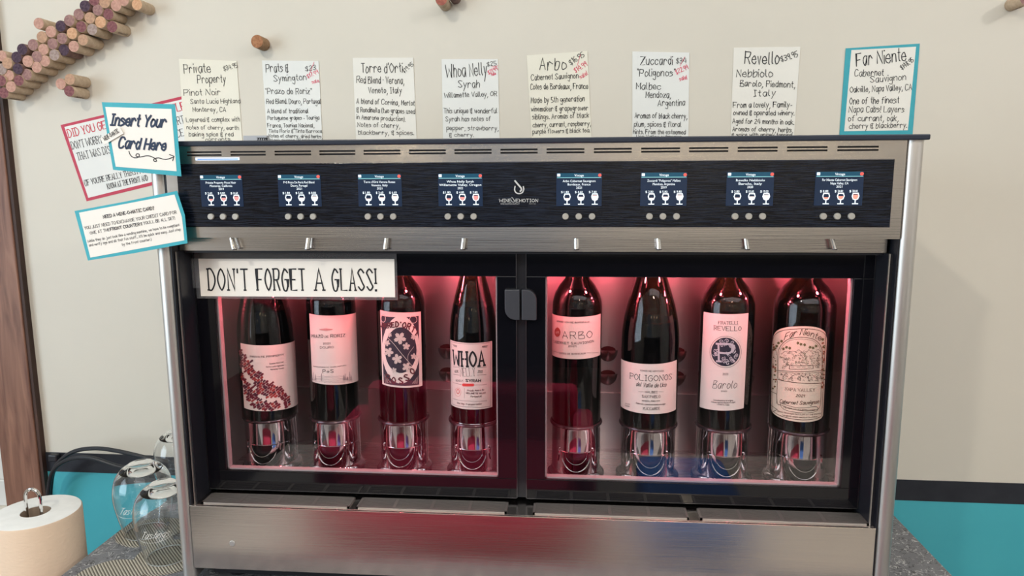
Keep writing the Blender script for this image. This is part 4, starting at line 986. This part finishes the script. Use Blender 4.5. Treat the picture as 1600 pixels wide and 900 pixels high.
cork(1604, -2, 'mauve', 'wine cork just outside the upper right corner whose shadow falls on the wall', L=.044)

# ============================================================ COUNTER, ROLL, GLASSES, CABLE
def laminate():
    m = mat('grey_squiggle_laminate', (.1, .1, .11), .35); n, l, b = nodes(m)
    tc = n.new('ShaderNodeTexCoord'); ns = n.new('ShaderNodeTexNoise'); ns.inputs['Scale'].default_value = 60; ns.inputs['Detail'].default_value = 1
    mxv = n.new('ShaderNodeMixRGB'); mxv.inputs[0].default_value = .05
    l.new(tc.outputs['Object'], ns.inputs['Vector']); l.new(tc.outputs['Object'], mxv.inputs[1]); l.new(ns.outputs['Color'], mxv.inputs[2])
    facs = []
    for sc, off in ((70, 0), (85, 3.7)):
        mp_ = n.new('ShaderNodeMapping'); mp_.inputs['Location'].default_value = (off, off, 0); l.new(mxv.outputs[0], mp_.inputs[0])
        v = n.new('ShaderNodeTexVoronoi'); v.feature = 'DISTANCE_TO_EDGE'; v.inputs['Scale'].default_value = sc; l.new(mp_.outputs[0], v.inputs['Vector'])
        n2 = n.new('ShaderNodeTexNoise'); n2.inputs['Scale'].default_value = sc*.9; l.new(mp_.outputs[0], n2.inputs['Vector'])
        lt = n.new('ShaderNodeMath'); lt.operation = 'LESS_THAN'; lt.inputs[1].default_value = .045; l.new(v.outputs['Distance'], lt.inputs[0])
        gt = n.new('ShaderNodeMath'); gt.operation = 'GREATER_THAN'; gt.inputs[1].default_value = .52; l.new(n2.outputs['Fac'], gt.inputs[0])
        mu = n.new('ShaderNodeMath'); mu.operation = 'MULTIPLY'; l.new(lt.outputs[0], mu.inputs[0]); l.new(gt.outputs[0], mu.inputs[1]); facs.append(mu)
    n3 = n.new('ShaderNodeTexNoise'); n3.inputs['Scale'].default_value = 900; l.new(tc.outputs['Object'], n3.inputs['Vector'])
    r = ramp(m, n3.outputs['Fac'], [(.35, (.11, .115, .13)), (.7, (.19, .195, .21))])
    m1 = n.new('ShaderNodeMixRGB'); m1.inputs[2].default_value = (.46, .46, .46, 1); l.new(facs[0].outputs[0], m1.inputs[0]); l.new(r.outputs[0], m1.inputs[1])
    m2 = n.new('ShaderNodeMixRGB'); m2.inputs[2].default_value = (.03, .03, .035, 1); l.new(facs[1].outputs[0], m2.inputs[0]); l.new(m1.outputs[0], m2.inputs[1])
    l.new(m2.outputs[0], b.inputs['Base Color']); return m
LAM = laminate()
ct = thing('counter', (-.09, .1, 0), 'dark grey patterned laminate counter under the dispenser', 'counter')
MB().box(-.765, .577, -.10, .412, .875, .910).build('worktop', LAM, ct, bevel=.002)
MB().box(-.74, .552, -.06, .410, .08, .875).build('cabinet_body', BLACKM, ct)
for xx in (-.74, -.09):
    dd = MB().box(xx+.005, xx+.637, -.078, -.060, .10, .865).build('cabinet_door', mat('dark_cabinet_door', (.03, .028, .028), .5), ct, bevel=.002)
    MB().tube([(xx+.32-.06, -.095, .80), (xx+.32+.06, -.095, .80)], .005, 10).build('handle', CHROME, dd, smooth=True)
MB().box(-.72, .53, -.03, .41, 0, .08).build('kick_board', BLACKM, ct)

# side table with paper towel roll on its holder
RC = Vector((-.863, .093, 0)); ZT = .97
st = thing('side_table', (-.95, .06, 0), 'low side table left of the counter, under the paper towel roll', 'table')
MB().box(-1.14, -.785, -.15, .33, .655, .675).build('table_top', WOOD, st, bevel=.002)
for x in (-1.12, -.80):
    for y in (-.13, .31): MB().box(x-.015, x+.015, y-.015, y+.015, 0, .655).build('leg', WOOD, st)
ph = thing('paper_towel_holder', (RC.x, RC.y, .675), 'chrome paper towel holder with a looped top standing through the roll', 'holder')
MB().lathe([(.0001, .675), (.072, .675), (.072, .680), (.069, .683), (.0001, .683)], (RC.x, RC.y, 0), 40, caps=False).build('base', CHROME, ph, smooth=True)
pts = [(RC.x-.0125, RC.y-.003, .683)]+[(RC.x-.0125*math.cos(R(a)), RC.y-.003, ZT+.026+.0135*math.sin(R(a))) for a in range(0, 181, 15)]+[(RC.x+.0125, RC.y-.003, .683)]
MB().tube(pts, .0026, 10).build('loop_rod', CHROME, ph, smooth=True)
TOW = mat('paper_towel_shaded_side', (.66, .50, .37), .9); n, l, b = nodes(TOW)  # tan tone paints the shade on the side of the roll
TOW.node_tree.nodes['Principled BSDF'].inputs['Base Color'].default_value = (.72, .55, .41, 1)
tcx = n.new('ShaderNodeTexCoord'); vo = n.new('ShaderNodeTexVoronoi'); vo.inputs['Scale'].default_value = 220; mpp = n.new('ShaderNodeMapping'); mpp.inputs['Scale'].default_value = (.7, .7, 1.3)
l.new(tcx.outputs['Object'], mpp.inputs[0]); l.new(mpp.outputs[0], vo.inputs['Vector']); bump(TOW, vo.outputs['Distance'], .35, .0010)
TOWT = noisy('paper_towel_end', (.78, .78, .76), (.84, .84, .82), 60, rough=.9)
rl = thing('paper_towel_roll', (RC.x, RC.y, .6835), 'white paper towel roll on the chrome holder at the lower left', 'paper towel')
ro = .0655; ri = .0215
MB().lathe([(ro, .6835), (ro, ZT-.003), (ro-.0015, ZT-.0008)], (RC.x, RC.y, 0), 64, caps=False).build('towel_sheets', TOW, rl, smooth=True)
MB().lathe([(ro-.0015, ZT-.0008), (ro-.004, ZT), (ri, ZT), (ri, ZT-.001)], (RC.x, RC.y, 0), 64, caps=False).build('roll_end', TOWT, rl, smooth=True)
MB().lathe([(ri, .6835), (ri, ZT-.001)], (RC.x, RC.y, 0), 40, caps=False).build('cardboard_core', mat('cardboard', (.30, .22, .16), .9), rl, smooth=True)

# woven coasters mat: three joined lobes
MATW = mat('woven_mat', (.5, .46, .38), .8); n, l, b = nodes(MATW)
tcx = n.new('ShaderNodeTexCoord'); wv = n.new('ShaderNodeTexWave'); wv.inputs['Scale'].default_value = 110; wv.bands_direction = 'DIAGONAL'; wv.inputs['Distortion'].default_value = .3
wv2 = n.new('ShaderNodeTexWave'); wv2.inputs['Scale'].default_value = 240; wv2.bands_direction = 'X'
l.new(tcx.outputs['Object'], wv.inputs['Vector']); l.new(tcx.outputs['Object'], wv2.inputs['Vector'])
mm = n.new('ShaderNodeMath'); mm.operation = 'MULTIPLY'; l.new(wv.outputs['Fac'], mm.inputs[0]); l.new(wv2.outputs['Fac'], mm.inputs[1])
ad = n.new('ShaderNodeMath'); ad.operation = 'ADD'; l.new(wv.outputs['Fac'], ad.inputs[0]); l.new(mm.outputs[0], ad.inputs[1])
rp = ramp(MATW, ad.outputs[0], [(.25, (.13, .11, .085)), (.75, (.62, .57, .47))]); l.new(rp.outputs[0], b.inputs['Base Color']); bump(MATW, ad.outputs[0], .8, .0015)
GA = atz(229, 830, .913); GB = atz(264, 868, .913); GC = atz(284, 762, .913)
LOB = [(GA+Vector((.004, .004, 0)), .052), (GB+Vector((.002, .0, 0)), .054), (atz(168, 902, .912), .050)]
mt = MB()
def hull_mat():
    import math as M_
    pts = []
    cs = [(p.x, p.y, r) for p, r in LOB]
    # necks joining the lobes
    nk = []
    for (i, j) in ((0, 1), (1, 2)):
        a, b2 = cs[i], cs[j]; d = Vector((b2[0]-a[0], b2[1]-a[1])).normalized(); nn = Vector((-d.y, d.x))*.022
        nk.append([(a[0]+nn.x, a[1]+nn.y), (b2[0]+nn.x, b2[1]+nn.y), (b2[0]-nn.x, b2[1]-nn.y), (a[0]-nn.x, a[1]-nn.y)])
    return cs, nk
cs_, nk_ = hull_mat()
for k, (x, y, r) in enumerate(cs_):
    mt.prism([(x+r*(1+.012*math.sin(7*R(a)))*math.cos(R(a)), y+r*(1+.012*math.sin(7*R(a)))*math.sin(R(a)), .9101) for a in range(0, 360, 9)], (0, 0, .0026+.0001*k))
for q in nk_: mt.prism([(x, y, .9101) for x, y in q[::-1]], (0, 0, .0024))
mo = mt.build('woven_mat', MATW); recentre(mo); tag(mo, 'beige woven straw mat of joined round lobes on the counter under the upturned glasses', 'mat')
def tumbler(p, label, s=1.0, z0=.9131, h=.118):
    o = thing('stemless_glass', (p.x, p.y, z0), label, 'glass', 'upturned stemless wine glasses')
    out = [(.0320, 0), (.0345, .010), (.0405, .035), (.0445, .060), (.0440, .080), (.0390, .098), (.0290, .111), (.0200, .1165), (.0180, .1180), (.0120, .1165), (.0001, .1160)]
    sm = catmull([Vector(q) for q in out], 4)
    prof = [(max(v.x, .0001)*s, z0+v.y*s*h/.118) for v in sm]
    inn = [(max(v.x-.0013, .0001)*s, z0+(v.y-.0035*max(0, (v.y-.07)/.04))*s*h/.118) for v in sm if v.y < .111]
    inn += [(.012*s, z0+.1085*s), (.0001, z0+.1080*s)]
    prof = inn[::-1]+prof
    MB().lathe(prof, (p.x, p.y, 0), 64, caps=False).build('bowl', TUMBLER, o, smooth=True)
    MB().tube([(p.x+.0315*s*math.cos(R(a)), p.y+.0315*s*math.sin(R(a)), z0+.0007) for a in range(0, 360, 10)], .0007, 6, True).build('rim', mat('bright_glass_rim', (.8, .85, .86), .1, spec=.8), o, smooth=True)
    return o
ga = tumbler(GA, 'upturned stemless glass with an engraved name, left of the pair beside the steel pillar', 1.03)
gb = tumbler(GB, 'upturned stemless glass with engraving, nearest the camera and half behind the steel pillar', 1.03)
gc = tumbler(GC, 'upturned stemless glass farthest back, mostly hidden behind the steel pillar', 1.0, z0=.9101)
for gobj, P_, sh in ((ga, GA, 0), (gb, GB, 0)):
    T = MB(); rr = .0452*1.03; mp = lambda s_, z: (P_.x+rr*math.sin(s_/rr+.15), P_.y-rr*math.cos(s_/rr+.15), z)
    write(T, 'Tastings', (-.022, .9131+.052), (.020, .9131+.054), .011, .0007, mp, slant=1.0)
    ribbons(T, [catmull([Vector((-.027, .9625)), Vector((-.020, .9600)), Vector((-.005, .9590)), Vector((.015, .9625)), Vector((.027, .969))])], .0005, mp)
    T.build('engraving', mat('etched_white', (.75, .74, .70), .6), gobj)

# black cables against the wall
def cable(pts, label, r=.0042):
    P = catmull([Vector(at(x, y, Y)) for x, y, Y in pts], 6)
    o = MB().tube(P, r, 10).build('power_cable', mat('black_rubber', (.02, .022, .028), .4), smooth=True); recentre(o)
    return tag(o, label, 'cable')
cable([(70, 860, .395), (78, 800, .395), (79, 765, .39), (84, 735, .38), (98, 716, .37), (120, 704, .365), (150, 700.5, .36), (180, 704, .36), (212, 711, .36), (245, 719, .36), (285, 724, .36), (330, 722, .36)], 'black power cable, the upper arch running from the wood casing to behind the dispenser')
cable([(74, 865, .385), (74, 805, .385), (76, 765, .38), (82, 738, .37), (98, 722, .36), (122, 715, .352), (148, 717, .35), (175, 726, .35), (203, 733, .35), (240, 737, .352), (300, 730, .352)], 'black power cable, the lower arch in front of the black wall stripe')
p = at(79, 718, .40)
pl = MB().box(p.x-.010, p.x+.010, .404, .4165, p.z-.008, p.z+.008).build('cable_clip', mat('black_plastic', (.02, .02, .025), .4), bevel=.003); recentre(pl); tag(pl, 'small black cable clip on the wall stripe beside the wood casing', 'clip')
# low grey block with digits on the lid between first and second note
a, b_ = at(380, 212, .34), at(417, 222, .34)
gs = MB().box(a.x, b_.x, .34, .352, 1.5531, a.z).build('grey_block', mat('grey_blue', (.42, .43, .46), .6)); recentre(gs); tag(gs, 'low grey printed block on the lid between the first two notes', 'tag')
T = MB(); A = at(402, 219, .34); write(T, '77778', (A.x, A.z-.001), (A.x+.019, A.z-.001), .005, .0014, plane_map(.3395)); T.build('digits', INK, gs)
a = at(893, 217, .30)
ds = MB().box(a.x-.011, a.x+.012, .295, .31, 1.5531, 1.5548).build('dark_scrap', BLACKM); recentre(ds); tag(ds, 'thin dark scrap lying on the lid below the Arbo note', 'scrap')

# ============================================================ ROOM BEHIND THE CAMERA (seats and globes added for reflections in steel and glass)
RED = noisy('maroon_upholstery', (.46, .012, .055), (.54, .02, .07), 30, rough=.8)
ch = thing('added_armchair', (-.40, -1.55, 0), 'maroon seat shape added behind the camera only for its red reflection', 'chair')  # added seat that gives steel and glass their red reflection
MB().box(-.82, .02, -1.78, -1.28, .25, .45).build('seat', RED, ch, bevel=.03, seg=3)
MB().box(-.84, .04, -1.88, -1.78, .25, .66).build('backrest', RED, ch, bevel=.03, seg=3)
for x in (-.90, .02): MB().box(x, x+.08, -1.84, -1.30, .25, .56).build('armrest', RED, ch, bevel=.02, seg=3)
for x in (-.80, .0):
    for y in (-1.80, -1.34): MB().lathe([(.012, .008), (.018, .25)], (x, y, 0), 12).build('leg', WOOD, ch)
BLU = noisy('blue_upholstery', (.05, .16, .48), (.06, .19, .55), 30, rough=.8)
sb = thing('added_stool', (.40, -1.22, 0), 'blue seat shape added behind the camera only for its blue reflection', 'added_stool')  # added seat that gives the base panel its blue reflection
MB().box(.24, .54, -1.40, -1.06, .36, .54).build('seat', BLU, sb, bevel=.03, seg=3)
for x in (.28, .50):
    for y in (-1.36, -1.10): MB().lathe([(.012, .008), (.016, .36)], (x, y, 0), 12).build('leg', WOOD, sb)
# ceiling lamps (fixtures of the downlights)
for x, y in ((-.95, -1.75), (2.3, -1.55), (.6, -3.2)):
    lo = thing('ceiling_lamp', (x, y, ZC), 'small round ceiling downlight, '+('above the left of the room' if x < 0 else 'above the right of the room' if x > 1 else 'farthest from the dispenser'), 'lamp', 'ceiling downlights')
    MB().lathe([(.07, ZC-.012), (.07, ZC), (.05, ZC), (.045, ZC-.012)], (x, y, 0), 24, caps=False).build('lamp_ring', WHITEP, lo)
    MB().lathe([(.0001, ZC-.004), (.045, ZC-.004)], (x, y, 0), 24, caps=False).build('lamp_disc', mat('lamp_glow', (1, 1, 1), .5, emit=(1, .86, .66), es=12), lo)

for x, y, z in ((-1.1, -3.9, 1.72), (-.2, -3.9, 2.15), (.7, -3.9, 2.15), (1.6, -3.9, 2.15)):  # glowing globes added for warm glints in the steel
    lo = thing('added_globe_lamp', (x, y, z), 'globe lamp added at the far side of the room for reflections, '+('lowest' if z < 2 else 'left' if x < 0 else 'middle' if x < 1 else 'right')+' of the hanging lamps', 'lamp', 'globe lamps added for reflections')
    MB().lathe([(.0001, z-.07), (.035, z-.06), (.06, z-.035), (.07, z), (.06, z+.035), (.035, z+.06), (.0001, z+.07)], (x, y, 0), 20, caps=False).build('globe', mat('warm_globe', (1, .9, .7), .5, emit=(1, .80, .48), es=14), lo, smooth=True)
    MB().tube([(x, y, z+.07), (x, y, ZC)], .004, 6).build('cord', BLACKM, lo)
